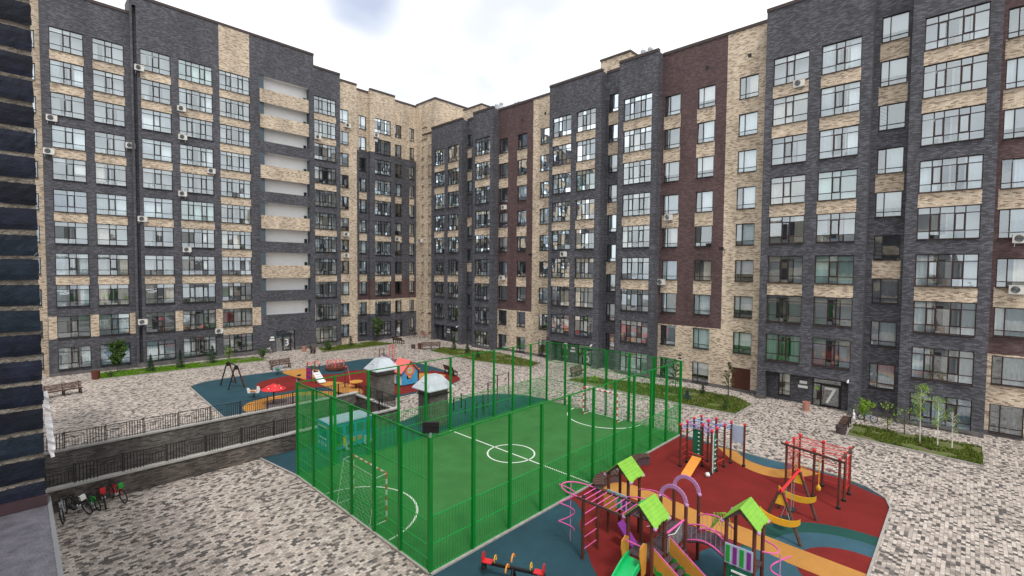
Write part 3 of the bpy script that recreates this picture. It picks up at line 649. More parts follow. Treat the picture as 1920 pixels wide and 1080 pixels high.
# ------------------------------------------------------------------ corner block
CB = empty('apartment_building', (36, 60.6, 0), 'sand coloured corner block with dark grey middle and mauve band above door 4', 'building')
mb, cb = MB(), MB()
ck = lambda k: 2.60 + 2.83*k
BZ = lambda a, b: [(a, b, 8.6, 26.2, DARK), (a, b, 5.75, 8.6, MAUVE), (a, b, 0, 3.75, DARK)]
segs = [(60.0, 29.87, 32.35, 34.5, [(30.0, 31.2, '2', 1.65)], 0), (60.6, 32.35, 34.35, 34.2, [(33.0, 34.12, '2', 1.75)], 1),
        (60.0, 34.35, 38.25, 34.5, [(35.05, 37.6, '5', 1.95)], 1), (60.6, 38.25, 42.3, 34.2, [(38.65, 39.75, '2', 1.75), (41.1, 41.95, '2n', 1.75)], 1)]
for c_, a0, a1, zt, wins, dz in segs:
    W = Wall(mb, 'L', c_); op = []; zo = BZ(a0, a1) if dz else []
    for (a, b, s_, h_) in wins:
        for k in range(11):
            if s_ == '2' and abs(a-38.65) < .01 and k == 0: op.append((38.65, 39.85, 0.0, 2.55, .3)); continue
            op.append((a, b, ck(k)-h_, ck(k)))
        if dz: zo += [q for q in bands([(a, b)], 11, ck, h_, {3, 5, 7}, BEIGE)]
    W.face(a0, a1, 0.0, zt, op, zo, OCHRE, side=OCHRE); W.coping(cb, a0, a1, zt)
    for (a, b, s_, h_) in wins:
        for k in range(11):
            if abs(a-38.65) < .01 and k == 0: continue
            window(CB, W, a, b, ck(k), h_, s_, 'loggia' if s_ == '5' else 'room')
# dark cladding on the small side faces of the projecting bay
for z0, z1, m in ((8.6, 26.2, DARK), (5.75, 8.6, MAUVE), (0, 3.75, DARK)):
    mb.box(34.335, 34.348, 60.003, 60.597, z0, z1, m)
W = Wall(mb, 'R', 42.3); nk = lambda k: 2.45 + 2.85*k
op = [(58.62, 59.2, nk(k)-1.75, nk(k)) for k in range(10)] + [(57.75, 59.2, 30.85-1.75, 30.85)] + [(56.75, 57.55, nk(k)-1.75, nk(k)) for k in range(10)]
W.face(56.0, 60.6, 0, 34.4, op, [], OCHRE, side=OCHRE); W.coping(cb, 56.0, 60.6, 34.4)
for k in range(10): window(CB, W, 58.62, 59.2, nk(k), 1.75, '1n', 'room'); window(CB, W, 56.75, 57.55, nk(k), 1.75, '2n', 'room')
window(CB, W, 57.75, 59.2, 30.85, 1.75, '2', 'room')
cb.box(42.18, 42.295, 55.9, 58.9, 29.7, 29.9, COPING)
mb.box(42.4, 56, 56.02, 75, 0, 34.3, OCHRE); mb.box(29.9, 42.5, 62.4, 76, 0, 34.0, OCHRE)
cb.box(42.3, 56.1, 55.9, 56.2, 34.4, 34.64, COPING)
part(CB, mb, 'wall'); part(CB, cb, 'roof_coping')
entrance(CB, 'L', (38.65, 60.8, 0), 1.2, 2.55, '4', (.2, .9), 1.2)

# ------------------------------------------------------------------ right block, three stair sections
RGAPS = {0, 1, 3, 5}
rk = lambda k: 2.215 + 3.057*k          # bay windows
sk = lambda k: 2.00 + 3.035*k           # small windows
tk = lambda k: 3.70 + 3.025*k           # stair windows
def section(label, J, K7, K8, K9, J4, K10, K11, K12, K13, Yend, ztop, zj, num, fm, last=False, shutter=False, win_st='4'):
    root = empty('apartment_building', (42.3, (J[1]+Yend)/2, 0), label, 'building', 'brick stair sections of the right-hand apartment row')
    mb, cb = MB(), MB()
    WJ = Wall(mb, 'R', 41.3); WR = Wall(mb, 'R', 42.3)
    op = [(a, b, rk(k)-2.1, rk(k)) for a, b in (K7, K8) for k in range(1, 9)]; e0, e1 = J[0]+.68, J[1]-.6
    op.append((e0, e1, 0.0, 2.28, .85, DARK))
    WJ.face(J[0], J[1], 0, zj, op, bands([K7, K8], 9, rk, 2.1, RGAPS, BEIGE), DARK); WJ.coping(cb, J[0], J[1], zj)
    for a, b in (K7, K8):
        for k in range(1, 9): window(root, WJ, a, b, rk(k), 2.1, win_st, fm=fm)
    # entrance recess: inner wall, window, door
    WE = Wall(mb, 'R', 42.15)
    dr1 = e0 + 2.4; dr0 = e0 + .52; wn = (e1-1.6, e1-.75)
    WE.face(e0-.3, e1+.3, 0, 2.6, [(dr0, dr1, 0, 2.12, .3), (wn[0], wn[1], .35, 2.1)], [], DARK, returns=0, top=False)
    window(root, WE, wn[0], wn[1], 2.1, 1.75, '2', 'room', fm=fm, v=7)
    f = entrance(root, 'R', (42.2, dr1, 0), dr1-dr0, 2.12, num, (.30, .93), 1.75)
    b = MB(); b.lathe((0, 0, 0), [(.13, 0), (.13, .01)], LIME, 16); d = b.build('door_disc', f); d.rotation_euler = (math.pi/2, 0, 0); d.location = (.16*(dr1-dr0), -.045, 1.35)
    b = MB(); b.box(42.10, 42.14, dr1+.35, dr1+.85, 1.52, 1.74, WHITE); b.box(42.10, 42.14, dr1+.3, dr1+.95, 1.18, 1.38, WHITE); part(root, b, 'sign_plate')
    b = MB(); b.tube([(41.3, e0+.02, 2.42), (41.1, e0+.02, 2.36)], .05, WHITE, 8); b.ball((41.08, e0+.02, 2.3), .08, WHITE, 5); part(root, b, 'security_camera')
    # stair strip
    op = [(K9[0], K9[1], tk(k)-1.75, tk(k)) for k in range(9)]
    zo = bands([K9], 9, tk, 1.75, RGAPS, BEIGE, .05)
    WR.face(J4[1], J[0], 0, ztop, op, zo, DARK, returns=1.5); WR.coping(cb, J4[1], J[0], ztop)
    for k in range(9): window(root, WR, K9[0], K9[1], tk(k), 1.75, '2' if K9[1]-K9[0] > .9 else '1n', 'room', fm=fm)
    # single bay
    op = [(K10[0], K10[1], rk(k)-2.1, rk(k)) for k in range(9)]
    WJ.face(J4[0], J4[1], 0, ztop+.12, op, bands([K10], 9, rk, 2.1, RGAPS, BEIGE), DARK); WJ.coping(cb, J4[0], J4[1], ztop+.12)
    for k in range(9): window(root, WJ, K10[0], K10[1], rk(k), 2.1, '5h', fm=fm)
    # mauve and beige strip
    By = K12[0] - .98
    cols = [K11, K12]; op = [(a, b, sk(k)-1.8, sk(k)) for a, b in cols + [K13] for k in range(9)]
    zo = [(By, J4[0], 5.15, ztop+1, MAUVE)] + bands(cols, 9, sk, 1.8, RGAPS, BEIGE, .06) + [(Yend, J4[0], 0, .3, PLINTH)]
    WR.face(Yend, J4[0], 0, ztop, op, zo, BEIGE, side=BEIGE, returns=1.5); WR.coping(cb, Yend, J4[0], ztop)
    for a, b in cols + [K13]:
        for k in range(9):
            if shutter and a == K13[0] and k == 0:
                b_ = MB()
                for i in range(30): z = .2+i*.06; b_.box(42.32, 42.36, a, b, z+.004, z+.056, SHUT)
                part(root, b_, 'roller_shutter'); continue
            window(root, WR, a, b, sk(k), 1.8, '2', 'room', fm=fm)
    b_ = MB()
    for y_ in ((K12[0]+K12[1])/2, (K13[0]+K13[1])/2): b_.box(42.27, 42.297, y_-.13, y_+.13, 27.75, 28.05, BLACK)
    part(root, b_, 'air_vent')
    mb.box(43.65, 56, Yend+.003, J[1]-.003, 0, ztop-.15, BEIGE)
    mb.box(43.6, 43.7, Yend+.003, J[1]-.003, ztop-.15, ztop-.05, ROOFM)
    mb.box(41.22, 41.297, J[0], e0-.0, 0, .3, PLINTH); mb.box(41.22, 41.297, e1, J[1], 0, .3, PLINTH); mb.box(41.22, 41.297, J4[0], J4[1], 0, .3, PLINTH); mb.box(42.22, 42.297, J4[1], J[0], 0, .3, PLINTH)
    part(root, mb, 'wall'); part(root, cb, 'roof_coping')
    return root
S5 = section('furthest of the three right-hand sections, narrow dark grey and mauve, meeting the sand coloured corner', (48.84, 55.45), (52.52, 54.74), (49.51, 51.74), (48.0, 48.8), (42.96, 46.62), (43.47, 46.19), (41.34, 42.82), (38.21, 39.69), (34.7, 36.15), 33.98, 29.85, 29.8, '', FRAME)
S6 = section('middle right-hand section of dark grey and mauve brick with entrance number 6', (27.28, 33.98), (31.01, 33.5), (27.95, 30.3), (25.96, 27.0), (21.21, 25.24), (21.76, 24.71), (19.47, 20.97), (16.36, 17.85), (12.88, 14.37), 12.09, 30.12, 30.12, '6', FRAME, shutter=True)
S7 = section('nearest right-hand section with entrance number 7 and birches in front', (5.31, 12.09), (9.11, 11.53), (5.93, 8.33), (3.49, 4.96), (-.98, 3.22), (-.41, 2.60), (-2.7, -1.2), (-5.8, -4.3), (-9.3, -7.8), -10.2, 30.4, 30.42, '7', FRAMEB, win_st='3b')

# roof stair-heads and vents
def roof_head(y0, y1, zt, label):
    r_ = empty('roof_stairhead', (46, (y0+y1)/2, 29.7), label, 'roof room'); b = MB(); b.box(44, 48.4, y0, y1, 29.8, zt-.2, BEIGE); part(r_, b, 'wall')
    b = MB(); b.box(43.92, 48.5, y0-.08, y1+.08, zt-.2, zt, COPING); part(r_, b, 'roof')
roof_head(25.7, 29.2, 32.6, 'sand brick room on the roof above entrance 6'); roof_head(48.0, 51.7, 32.35, 'sand brick room on the roof of the furthest right-hand section')
def vent(x, y, z, n, label, s_=1.0, rz=0):
    r_ = empty('roof_vent', (x, y, z), label, 'vent', 'metal ventilation stacks on the roofs', rz)
    b = MB(); b.box(-.6*s_, .6*s_, -.5*s_*n*.7, .5*s_*n*.7, -1.6, .5*s_, METAL); b.build('duct', r_)
    for i in range(n):
        b = MB(); yy = (i-(n-1)/2)*.75*s_; b.lathe((0, yy, .5*s_), [(.14, 0), (.14, .22), (.26, .3), (.29, .45), (.2, .6), (.05, .66)], METAL, 12); b.build('cowl', r_)
vent(47.2, 25.6, 32.6, 2, 'metal stack behind the sand room above entrance 6', 1.1); vent(46.5, 47.2, 31.6, 2, 'metal stack beside the furthest roof room', 1.2)
vent(46.5, 43.7, 31.2, 2, 'small metal stack in front of the furthest roof room', .8); vent(50, 60.5, 35.0, 2, 'metal stack on the tall sand coloured end', .9); vent(45, 69, 36.4, 1, 'lone metal cowl far back on the corner roof', 1.0)

# ------------------------------------------------------------------ air conditioners
def make_ac():
    r_ = empty('air_conditioner', (0, 0, 0)); b = MB(); b.box(-.42, .42, -.32, -.02, -.3, .3, ACW); b.box(-.42, .42, -.345, -.32, .26, .3, ACW); b.build('casing', r_)
    b = MB(); b.lathe((0, 0, 0), [(.235, 0), (.235, .02), (.06, .025)], BLACK, 20)
    for i in range(5): b.tube([(x, y, .03) for x, y in circle(0, 0, .05+.045*i, n=16)], .006, METAL, 4, True)
    d = b.build('fan_grille', r_); d.rotation_euler = (math.pi/2, 0, 0); d.location = (-.1, -.322, 0)
    b = MB()
    for x in (-.3, .3): b.box(x-.02, x+.02, -.34, 0.0, -.34, -.303, METAL); b.box(x-.02, x+.02, -.03, 0.0, -.55, -.34, METAL)
    b.box(-.28, .28, -.33, -.30, -.335, -.31, METAL); b.build('bracket', r_); return r_
ac0 = make_ac(); first = [True]
def ac(o, u, z, label, s_=1.0, c=None):
    a = ac0 if first[0] else copy_tree(ac0); first[0] = False
    c = c if c is not None else (59.7 if o == 'L' else 41.3)
    a.location = (u, c-.004, z) if o == 'L' else (c-.004, u, z); a.rotation_euler = (0, 0, 0 if o == 'L' else -math.pi/2); a.scale = (s_*.88,)*3
    tag(a, label, 'air conditioner', 'air conditioning units on the facades')
for u, z, lab, c in ((2.75, 23.4, 'unit left of the third window from the top, outermost left column', 60.2), (2.5, 20.4, 'unit left of the fourth window from the top, outermost left column', 60.2),
        (9.05, 29.6, 'highest unit on the left block, under the top window right of the seam', 59.7), (12.5, 26.5, 'unit below the second window from the top in the fourth left column', 59.7),
        (12.55, 23.6, 'unit below the third window from the top in the fourth left column', 59.7), (8.3, 22.0, 'unit on the vertical seam of the left block', 60.2),
        (15.1, 20.5, 'unit between the fourth and fifth window columns of the left block', 59.7), (12.45, 17.75, 'unit halfway up the left block at the fourth window column', 59.7),
        (9.05, 14.85, 'unit at the left edge of a sand band, sixth band down, right of the seam', 59.7), (12.75, 11.95, 'unit above the fourth storey window in the fourth left column', 59.7),
        (8.9, 4.6, 'unit beside the second storey window right of the seam', 59.7), (15.6, 3.1, 'lowest unit on the left block, above the spruce', 59.7),
        (26.85, 26.5, 'unit by the last dark column before the sand coloured corner', 59.7), (30.7, 14.6, 'upper of two units on the sand column right of the left block', 60.0),
        (30.7, 11.8, 'lower of two units on the sand column right of the left block', 60.0), (35.2, 28.5, 'unit under the top bay window of the corner block', 60.0), (38.9, 14.4, 'unit on the dark corner wall beside the bay', 60.6), (31.0, 28.9, 'unit under the topmost window of the sand column', 60.0)):
    ac('L', u, z, lab, 1.0, c)
for u, z, lab, c in ((20.3, 15.1, 'unit on the mauve wall of section 6, sixth storey', 42.3), (31.7, 11.85, 'unit on the dark bay right above the fifth storey of section 6', 41.3), (20.9, 9.1, 'unit on the mauve wall of section 6, fourth storey', 42.3),
        (41.8, 17.8, 'upper unit on the furthest mauve wall', 42.3), (42.0, 9.1, 'lower unit on the furthest mauve wall', 42.3), (9.7, 24.3, 'unit under the top bay window above entrance 7', 41.3),
        (-2.2, 12.3, 'upper of the two units at the right edge of the photograph', 42.3), (-2.15, 9.2, 'lower of the two units at the right edge of the photograph', 42.3), (59.3, 14.3, 'unit beside the narrow windows in the inner corner', 42.3)):
    ac('R', u, z, lab, 1.0, c)
# wall floodlights
def wall_lamp(loc, label, rz):
    r_ = empty('wall_floodlight', loc, label, 'floodlight', 'floodlights on the walls', rz); b = MB(); b.bar((0, 0, 0), (0, -.35, .05), .05, .05, BLACK); b.build('arm', r_); b = MB(); b.box(-.17, .17, -.5, -.3, -.15, .12, BLACK); b.build('lamp_head', r_)
wall_lamp((42.3, 15.36, 12.1), 'black floodlight on the mauve and sand seam of section 6', -math.pi/2); wall_lamp((42.3, 37.2, 11.9), 'black floodlight on the far mauve and sand seam', -math.pi/2)

# ------------------------------------------------------------------ our own building: brick pier, sill
OB = empty('apartment_building', (-6, 28, 0), 'dark blue-black brick pier at the left edge, close to the camera', 'building')
b = MB(); b.box(-12, -.04, 2.22, 36, 0, 17.0, DARK)  # unseen body of the block, kept low and short so it shades less
for k in range(5): b.box(-.04, .02, 3.5, 35.8, .8+3.03*k, 1.9+3.03*k, BEIGE)
part(OB, b, 'wall')
NB_ = [plain('near_brick_%d' % i, c, 0.6, var=0.5, scale=22, bump=0.15, bscale=140, spec=0.2) for i, c in enumerate(((0.006, 0.009, 0.019), (0.009, 0.012, 0.024), (0.009, 0.016, 0.026), (0.005, 0.007, 0.014)))]
MORT = plain('near_mortar', (0.17, 0.15, 0.125), 0.95, var=0.35, scale=16, bump=0.9, bscale=90)
b = MB(); pr = random.Random(3); pitch = .0762; z = 9.46
mo = MB(); mo.box(-1.6, .054, 2.0555, 2.215, 9.44, 13, MORT)
row = 0
while z < 12.9:
    x = .056 - (0 if row % 2 else .0)
    L_ = .25 if row % 2 else .12
    while x > -1.5:
        m = pr.choice(NB_); dz = pr.uniform(-.0015, .0015); t0, t1 = pr.uniform(-.0022, .0022), pr.uniform(-.0022, .0022); yy = 2.05 + pr.uniform(-.003, .003)
        x0, x1 = x-L_, x; zb0, zb1 = z+.0068+dz, z+pitch-.0068+dz
        # brick with a worn, uneven arris: front face gridded and jittered
        n, q = 12, 4; k = b.mi(m); st = len(b.v)
        for j in range(q+1):
            for i in range(n+1):
                fx, fz = i/n, j/q; edge = min(fx, 1-fx)*n < .5 or min(fz, 1-fz)*q < .5
                b.v.append((x0+(x1-x0)*fx + (pr.uniform(-.0012, .0012) if edge else 0), yy + (pr.uniform(.001, .003) if edge else pr.uniform(-.0008, .0008)), zb0+(zb1-zb0)*fz + t0*(1-fx)+t1*fx + (pr.uniform(-.0012, .0012) if edge else 0)))
        for j in range(q):
            for i in range(n): a = st+j*(n+1)+i; b.f.append((a, a+1, a+n+2, a+n+1)); b.m.append(k)
        b.box(x0+.002, x1-.002, yy+.004, 2.2, zb0+.003, zb1-.003, m)
        x -= L_ + .010; L_ = .25
    row += 1; z += pitch
part(OB, mo, 'mortar'); part(OB, b, 'brick_pier', )
SI = empty('window_sill', (0, 1, 9.45), 'purple-grey metal window sill with a folded lip at the bottom left', 'window sill')
b = MB(); b.quad((-1.6, -.8, 9.452), (.058, -.8, 9.452), (.058, 2.046, 9.458), (-1.6, 2.046, 9.458), SILLM); b.quad((.0585, -.8, 9.455), (.067, -.8, 9.465), (.067, 2.1, 9.470), (.0585, 2.1, 9.46), METAL)
b.quad((.067, -.8, 9.465), (.071, -.8, 9.43), (.071, 2.1, 9.43), (.067, 2.1, 9.470), CONC); b.quad((.071, -.8, 9.43), (.071, 2.1, 9.43), (.071, 2.1, 9.38), (.071, -.8, 9.38), CONC); part(SI, b, 'tray')
b = MB(); b.box(-1.6, .059, 2.035, 2.048, 9.459, 9.49, MAROON); part(SI, b, 'upstand')
# ragged strip of white film
b = MB(); rr = random.Random(5); L0 = []
for i in range(19):
    t = i/18; cx_ = .0635 + .012*t + rr.uniform(-.0008, .0008); w_ = (.008 + .009*math.sin(t*2.4) + rr.uniform(-.0012, .0012)) * (1 if i < 17 else .6); L0.append((cx_-w_/2, 2.10+rr.uniform(-.002, .002), cx_+w_/2, 2.104+rr.uniform(-.006, .006), 9.80-.215*t))
for i in range(18):
    a, c_ = L0[i], L0[i+1]; b.quad((a[0], a[1], a[4]), (a[2], a[3], a[4]), (c_[2], c_[3], c_[4]), (c_[0], c_[1], c_[4]), CLOTH)
tag(b.build('plastic_film'), 'ragged strip of white film hanging from the dark brick pier', 'plastic film')

# ================================================================== GARAGE RAMP WALLS AND RAILINGS
def low_wall(name, label, x0, x1, y0, y1, z0, zt, m):
    r_ = empty(name, ((x0+x1)/2, (y0+y1)/2, 0), label, 'wall'); b = MB(); b.box(x0, x1, y0, y1, z0, zt-.09, m); part(r_, b, 'brickwork')
    b = MB(); b.box(x0-.06, x1+.06, y0-.06, y1+.06, zt-.09, zt, CONC); part(r_, b, 'coping'); return r_
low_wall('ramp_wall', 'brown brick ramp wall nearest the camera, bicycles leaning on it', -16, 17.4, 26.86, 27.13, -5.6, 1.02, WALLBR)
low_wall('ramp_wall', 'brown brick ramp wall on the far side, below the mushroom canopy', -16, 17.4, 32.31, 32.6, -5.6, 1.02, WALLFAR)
low_wall('ramp_wall', 'short brick wall closing the inner end of the ramp', 17.27, 17.52, 27.22, 32.22, -1.4, .9, WALLBR)
def make_railing_panel(L=.8, kind=0):
    b = MB(); h = .78; t = .012
    b.bar((0, 0, h), (L, 0, h), .03, .03, BLACK); b.bar((0, 0, .06), (L, 0, .06), .02, .02, BLACK)
    n = 7
    if kind == 0:
        for i in range(n): x = L*(i+.5)/n; b.box(x-.016, x+.016, -t, t, 0, h+.0, BLACK)
    else:
        b.bar((0, 0, h-.12), (L, 0, h-.12), .015, .015, BLACK); b.bar((0, 0, h-.26), (L, 0, h-.26), .02, .02, BLACK)
        for i in range(n): x = L*(i+.5)/n; b.box(x-.010, x+.010, -t/2, t/2, .06, h-.26, BLACK)
        b.bar((.0, 0, h-.12), (L*.5, 0, h-.26), .012, .012, BLACK); b.bar((L*.5, 0, h-.26), (L, 0, h-.12), .012, .012, BLACK)
    return b.mesh('picket_panel')
RP = [make_railing_panel(.8, 0), make_railing_panel(.8, 1)]
pb = MB(); pb.box(-.02, .02, -.02, .02, -.02, .86, BLACK); RPOST = pb.mesh('post')
def railing(label, a, b_, z, start=0):
    a = Vector((*a, z)); b_ = Vector((*b_, z)); d = b_-a; L = d.length; ang = math.atan2(d.y, d.x); r_ = empty('ramp_railing', a, label, 'railing', 'black steel railings around the ramp', ang); n = int(L/.8)
    for i in range(n): link('picket_panel', RP[(i+start) % 2], r_, (i*.8, 0, 0))
    for i in range(0, n+1, 2): link('post', RPOST, r_, (i*.8, 0, 0))
railing('black railing on the ramp wall nearest the camera', (-1.6, 26.99), (17.3, 26.99), 1.02); railing('black railing on the far ramp wall by the playground', (-1.6, 32.45), (17.3, 32.45), 1.02, 1)
railing('short black railing across the inner end of the ramp', (17.4, 27.3), (17.4, 32.2), .9)

# ================================================================== SPORTS FENCE
FN = empty('court_fence', (18.9, 18, 0), 'green steel mesh fence around the football court', 'fence')
FH = 4.62
pm = MB(); pm.box(-.06, .06, -.055, .055, 0, FH, GREEN); POST = pm.mesh('post')
def wire_panel(L, zlist, hmin, hmax, sp=.095, r=.0085, lower=None):
    b = MB()
    n = int(L/sp)
    for i in range(n+1):
        x = L*i/n; b.box(x-r, x+r, -r, r, hmin, hmax, GREENW)
    for z in zlist: b.box(0, L, -.013, .013, z-.014, z+.014, GREENW)
    b.box(0, .03, -.02, .02, .02, hmax, GREEN); b.box(L-.03, L, -.02, .02, .02, hmax, GREEN)
    return b.mesh('mesh_panel')
def side(a, b_, n, zl, hmax, r=.010, sp=.125):
    a = Vector((*a, 0)); b_ = Vector((*b_, 0)); d = (b_-a)/n; L = d.length; ang = math.atan2(d.y, d.x); base = FN.location
    me = wire_panel(L-.14, zl, .05, hmax, sp, r)
    for i in range(n):
        p = a+d*i; link('post', POST, FN, p-base, (0, 0, ang)); link('mesh_panel', me, FN, p+d.normalized()*.07-base, (0, 0, ang))
    b = MB(); b.bar(a+Vector((0, 0, FH-.02)), b_+Vector((0, 0, FH-.02)), .05, .05, GREEN); part(FN, b, 'top_rail')
side((CX0, CY0), (CX1, CY0), 10, (.06, .97, 1.93), 1.93); side((CX1, CY0), (CX1, CY1), 6, (.06, .92, 1.74, 3.16), FH-.05, .005, .11)
side((CX1, CY1), (CX0, CY1), 10, (.06, .97, 1.93), 1.93); side((CX0, CY1), (CX0, CY0), 6, (.06, .45, .92, 1.74, 3.16), FH-.05, .0075, .085)
def floodlight(x, y, label, rz, s_=1.0):
    r_ = empty('floodlight', (x, y, FH), label, 'floodlight', 'floodlights on the court fence corners', rz)
    b = MB(); b.box(-.03, .03, -.03, .03, 0, .14, METAL); b.bar((0, 0, .12), (0, .12, .12), .04, .04, METAL); b.build('bracket', r_)
    for z in (.12, .31): 
        b = MB(); b.box(-.27*s_, .27*s_, .05, .16, z, z+.17*s_, BLACK)
        for i in range(9): b.box((-.24+.06*i)*s_, (-.235+.06*i)*s_, .03, .05, z+.01, z+.16*s_, BLACK)
        b.build('lamp_head', r_)
floodlight(CX0, CY0, 'black double floodlight on the fence corner nearest the camera', R(-45)); floodlight(CX1, CY1, 'floodlight on the far fence corner', R(135), .4)
floodlight(CX1, CY0, 'floodlight on the right-hand fence corner by the playground', R(45), .4); floodlight(CX0, CY1, 'floodlight on the left fence corner by the bus', R(-135), .35)
def goal(x, sgn, label):
    r_ = empty('football_goal', (x, 18.0, 0), label, 'goal', 'small football goals', 0 if sgn > 0 else math.pi); W2, Hh = 1.35, 1.95
    def striped(b, p, q, n, r=.04):
        p, q = Vector(p), Vector(q)
        for i in range(n): b.tube([p+(q-p)*i/n, p+(q-p)*(i+1)/n], r, WHITE if i % 2 else REDP, 8, cap=True)
    b = MB(); striped(b, (0, -W2, 0), (0, -W2, Hh), 9); b.build('goal_post', r_); b = MB(); striped(b, (0, W2, 0), (0, W2, Hh), 9); b.build('goal_post', r_)
    b = MB(); striped(b, (0, -W2, Hh), (0, W2, Hh), 13); b.build('crossbar', r_)
    b = MB()
    for s_ in (-1, 1): b.tube([(0, s_*W2, Hh), (-.45, s_*W2, Hh-.05), (-.75, s_*W2, .02), (0, s_*W2, .02)], .02, WHITE, 6)
    b.tube([(-.75, -W2, .02), (-.75, W2, .02)], .02, WHITE, 6); b.tube([(-.45, -W2, Hh-.05), (-.45, W2, Hh-.05)], .015, WHITE, 6); b.build('rear_frame', r_)
    b = MB(); r2 = .0035
    for i in range(25): y = -W2+2*W2*i/24; b.tube([(-.45, y, Hh-.05), (-.75, y, .02)], r2, WHITE, 3, cap=False)
    for i in range(16): t = i/15; b.tube([(-.45-.3*t, -W2, Hh-.05-(Hh-.07)*t), (-.45-.3*t, W2, Hh-.05-(Hh-.07)*t)], r2, WHITE, 3, cap=False)
    for s_ in (-1, 1):
        for i in range(9): z = Hh*i/9; b.tube([(0, s_*W2, z), (-.75+.3*z/Hh, s_*W2, z)], r2, WHITE, 3, cap=False)
    b.build('net', r_)
goal(10.2, 1, 'striped football goal at the end nearest the camera'); goal(27.65, -1, 'striped football goal at the far end of the court')

# ================================================================== VENT KIOSKS
def kiosk(x, y, label):
    r_ = empty('ventilation_kiosk', (x, y, 0), label, 'kiosk', 'brick ventilation kiosks with grey metal roofs')
    b = MB(); b.box(x-.72, x+.72, y-.62, y+.62, 0, 2.45, KIOSKBR); part(r_, b, 'brick_shaft')
    b = MB(); b.box(x-.78, x+.78, y-.68, y+.68, 2.05, 2.14, COPING); part(r_, b, 'ledge')
    b = MB(); e0, e1, zt = 1.02, .92, 3.28
    b.box(x-e0, x+e0, y-e1, y+e1, 2.44, 2.5, ZINC)
    A = [(x-e0, y-e1, 2.5), (x+e0, y-e1, 2.5), (x+e0, y+e1, 2.5), (x-e0, y+e1, 2.5)]; B = [(x-.42, y-.34, zt), (x+.42, y-.34, zt), (x+.42, y+.34, zt), (x-.42, y+.34, zt)]
    for i in range(4): b.quad(A[i], A[(i+1) % 4], B[(i+1) % 4], B[i], ZINC)
    b.quad(*B, ZINC)
    for s_ in (-1, 1): b.prism([(x+s_*1.02, 2.5), (x+s_*.55, 2.5), (x+s_*.42, 2.95), (x+s_*.72, 2.95)], 'y', y-.3, y+.3, ZINC); b.box(x+s_*.75-.03, x+s_*.75+.03, y-.2, y+.2, 2.62, 2.9, INMID)
    part(r_, b, 'metal_roof')
kiosk(18.75, 24.95, 'brick kiosk with grey metal roof, right behind the court fence'); kiosk(19.45, 32.35, 'brick kiosk with grey metal roof, beside the pink-roofed playhouse')

# ================================================================== BENCHES AND BINS
def bench(x, y, rz, label, L=1.9, back=True):
    r_ = empty('park_bench', (x, y, 0), label, 'bench', 'wooden benches', R(rz))
    b = MB()
    for i in range(5): b.box(-L/2, L/2, -.22+.1*i, -.14+.1*i, .42, .455, WOOD)
    b.build('seat', r_)
    if back:
        b = MB()
        for i in range(4): M = Matrix.Translation((0, .26+.035*i, .54+.105*i)) @ Matrix.Rotation(R(-14), 4, 'X'); b.box(-L/2, L/2, -.014, .014, -.042, .042, WOOD, M)
        b.build('backrest', r_)
    for x_ in (-L/2+.15, 0, L/2-.15) if L > 1.6 else (-L/2+.15, L/2-.15):
        b = MB(); b.box(x_-.04, x_+.04, -.2, -.13, 0, .42, BLACK); b.box(x_-.04, x_+.04, .18, .25, 0, .42, BLACK); b.box(x_-.035, x_+.035, -.13, .18, .36, .415, BLACK)
        if back: b.bar((x_, .24, .4), (x_, .40, .92), .05, .05, BLACK)
        b.build('leg', r_)
bench(2.55, 50.8, 12, 'brown slatted bench on the left paving, apart from the others', 2.3)
bench(18.4, 49.6, 0, 'bench at the back edge of the left playground pad', 2.0)
bench(24.6, 56.2, 62, 'dark bench left of the middle grass bed, by door 3'); bench(35.9, 55.4, 100, 'dark bench by the corner door 4')
bench(36.2, 48.6, -35, 'dark bench at the end of the far grass bed', 2.4); bench(37.4, 26.8, 8, 'bench in front of entrance 6', 2.3)
bench(37.7, 5.6, 182, 'dark bench in front of entrance 7, white toy on its back', 2.2)
bench(28.9, 35.6, 80, 'curve-backed bench on the paving behind the far kiosk', 2.0)
def curved_bench(cx, cy, r, a0, a1, label):
    r_ = empty('curved_bench', (cx, cy, 0), label, 'bench', 'curved plank benches beside the court'); n = 9; b = MB()
    for i in range(n):
        t0, t1 = R(a0+(a1-a0)*i/n+.8), R(a0+(a1-a0)*(i+1)/n-.8); P = [(rr_*math.cos(t), rr_*math.sin(t)) for rr_, t in ((r, t0), (r+.5, t0), (r+.5, t1), (r, t1))]; b.prism(P, 'z', .42, .47, WOOD)
    b.build('seat', r_); b = MB(); nn = 12
    for i in range(nn):
        t0, t1 = R(a0+2+(a1-a0-4)*i/nn), R(a0+2+(a1-a0-4)*(i+1)/nn); P = [(rr_*math.cos(t), rr_*math.sin(t)) for rr_, t in ((r+.05, t0), (r+.45, t0), (r+.45, t1), (r+.05, t1))]; b.prism(P, 'z', 0, .415, PLANKD)
    b.build('base', r_)
curved_bench(19.15, 11.0, 1.0, 40, 140, 'curved brown bench by the court fence, behind the first lime roof'); curved_bench(22.1, 11.1, .9, 40, 140, 'curved brown bench by the court fence, nearer the purple climbing frame')
def bin_(x, y, m, label, h=.62, r=.24):
    r_ = empty('litter_bin', (x, y, 0), label, 'bin', 'litter bins'); b = MB(); b.lathe((0, 0, 0), [(r*.86, 0), (r, h*.9), (r*1.08, h*.92), (r*1.08, h), (r*.85, h), (r*.7, .1)], m, 18); b.build('body', r_)
bin_(4.95, 56.3, BROWN, 'dark brown bin beside the leftmost grass bed', .75, .32); bin_(40.0, 8.3, TERRA, 'terracotta bin left of door 7', .66); bin_(24.1, 57.6, TERRA, 'reddish bin to the right of door 3', .66)
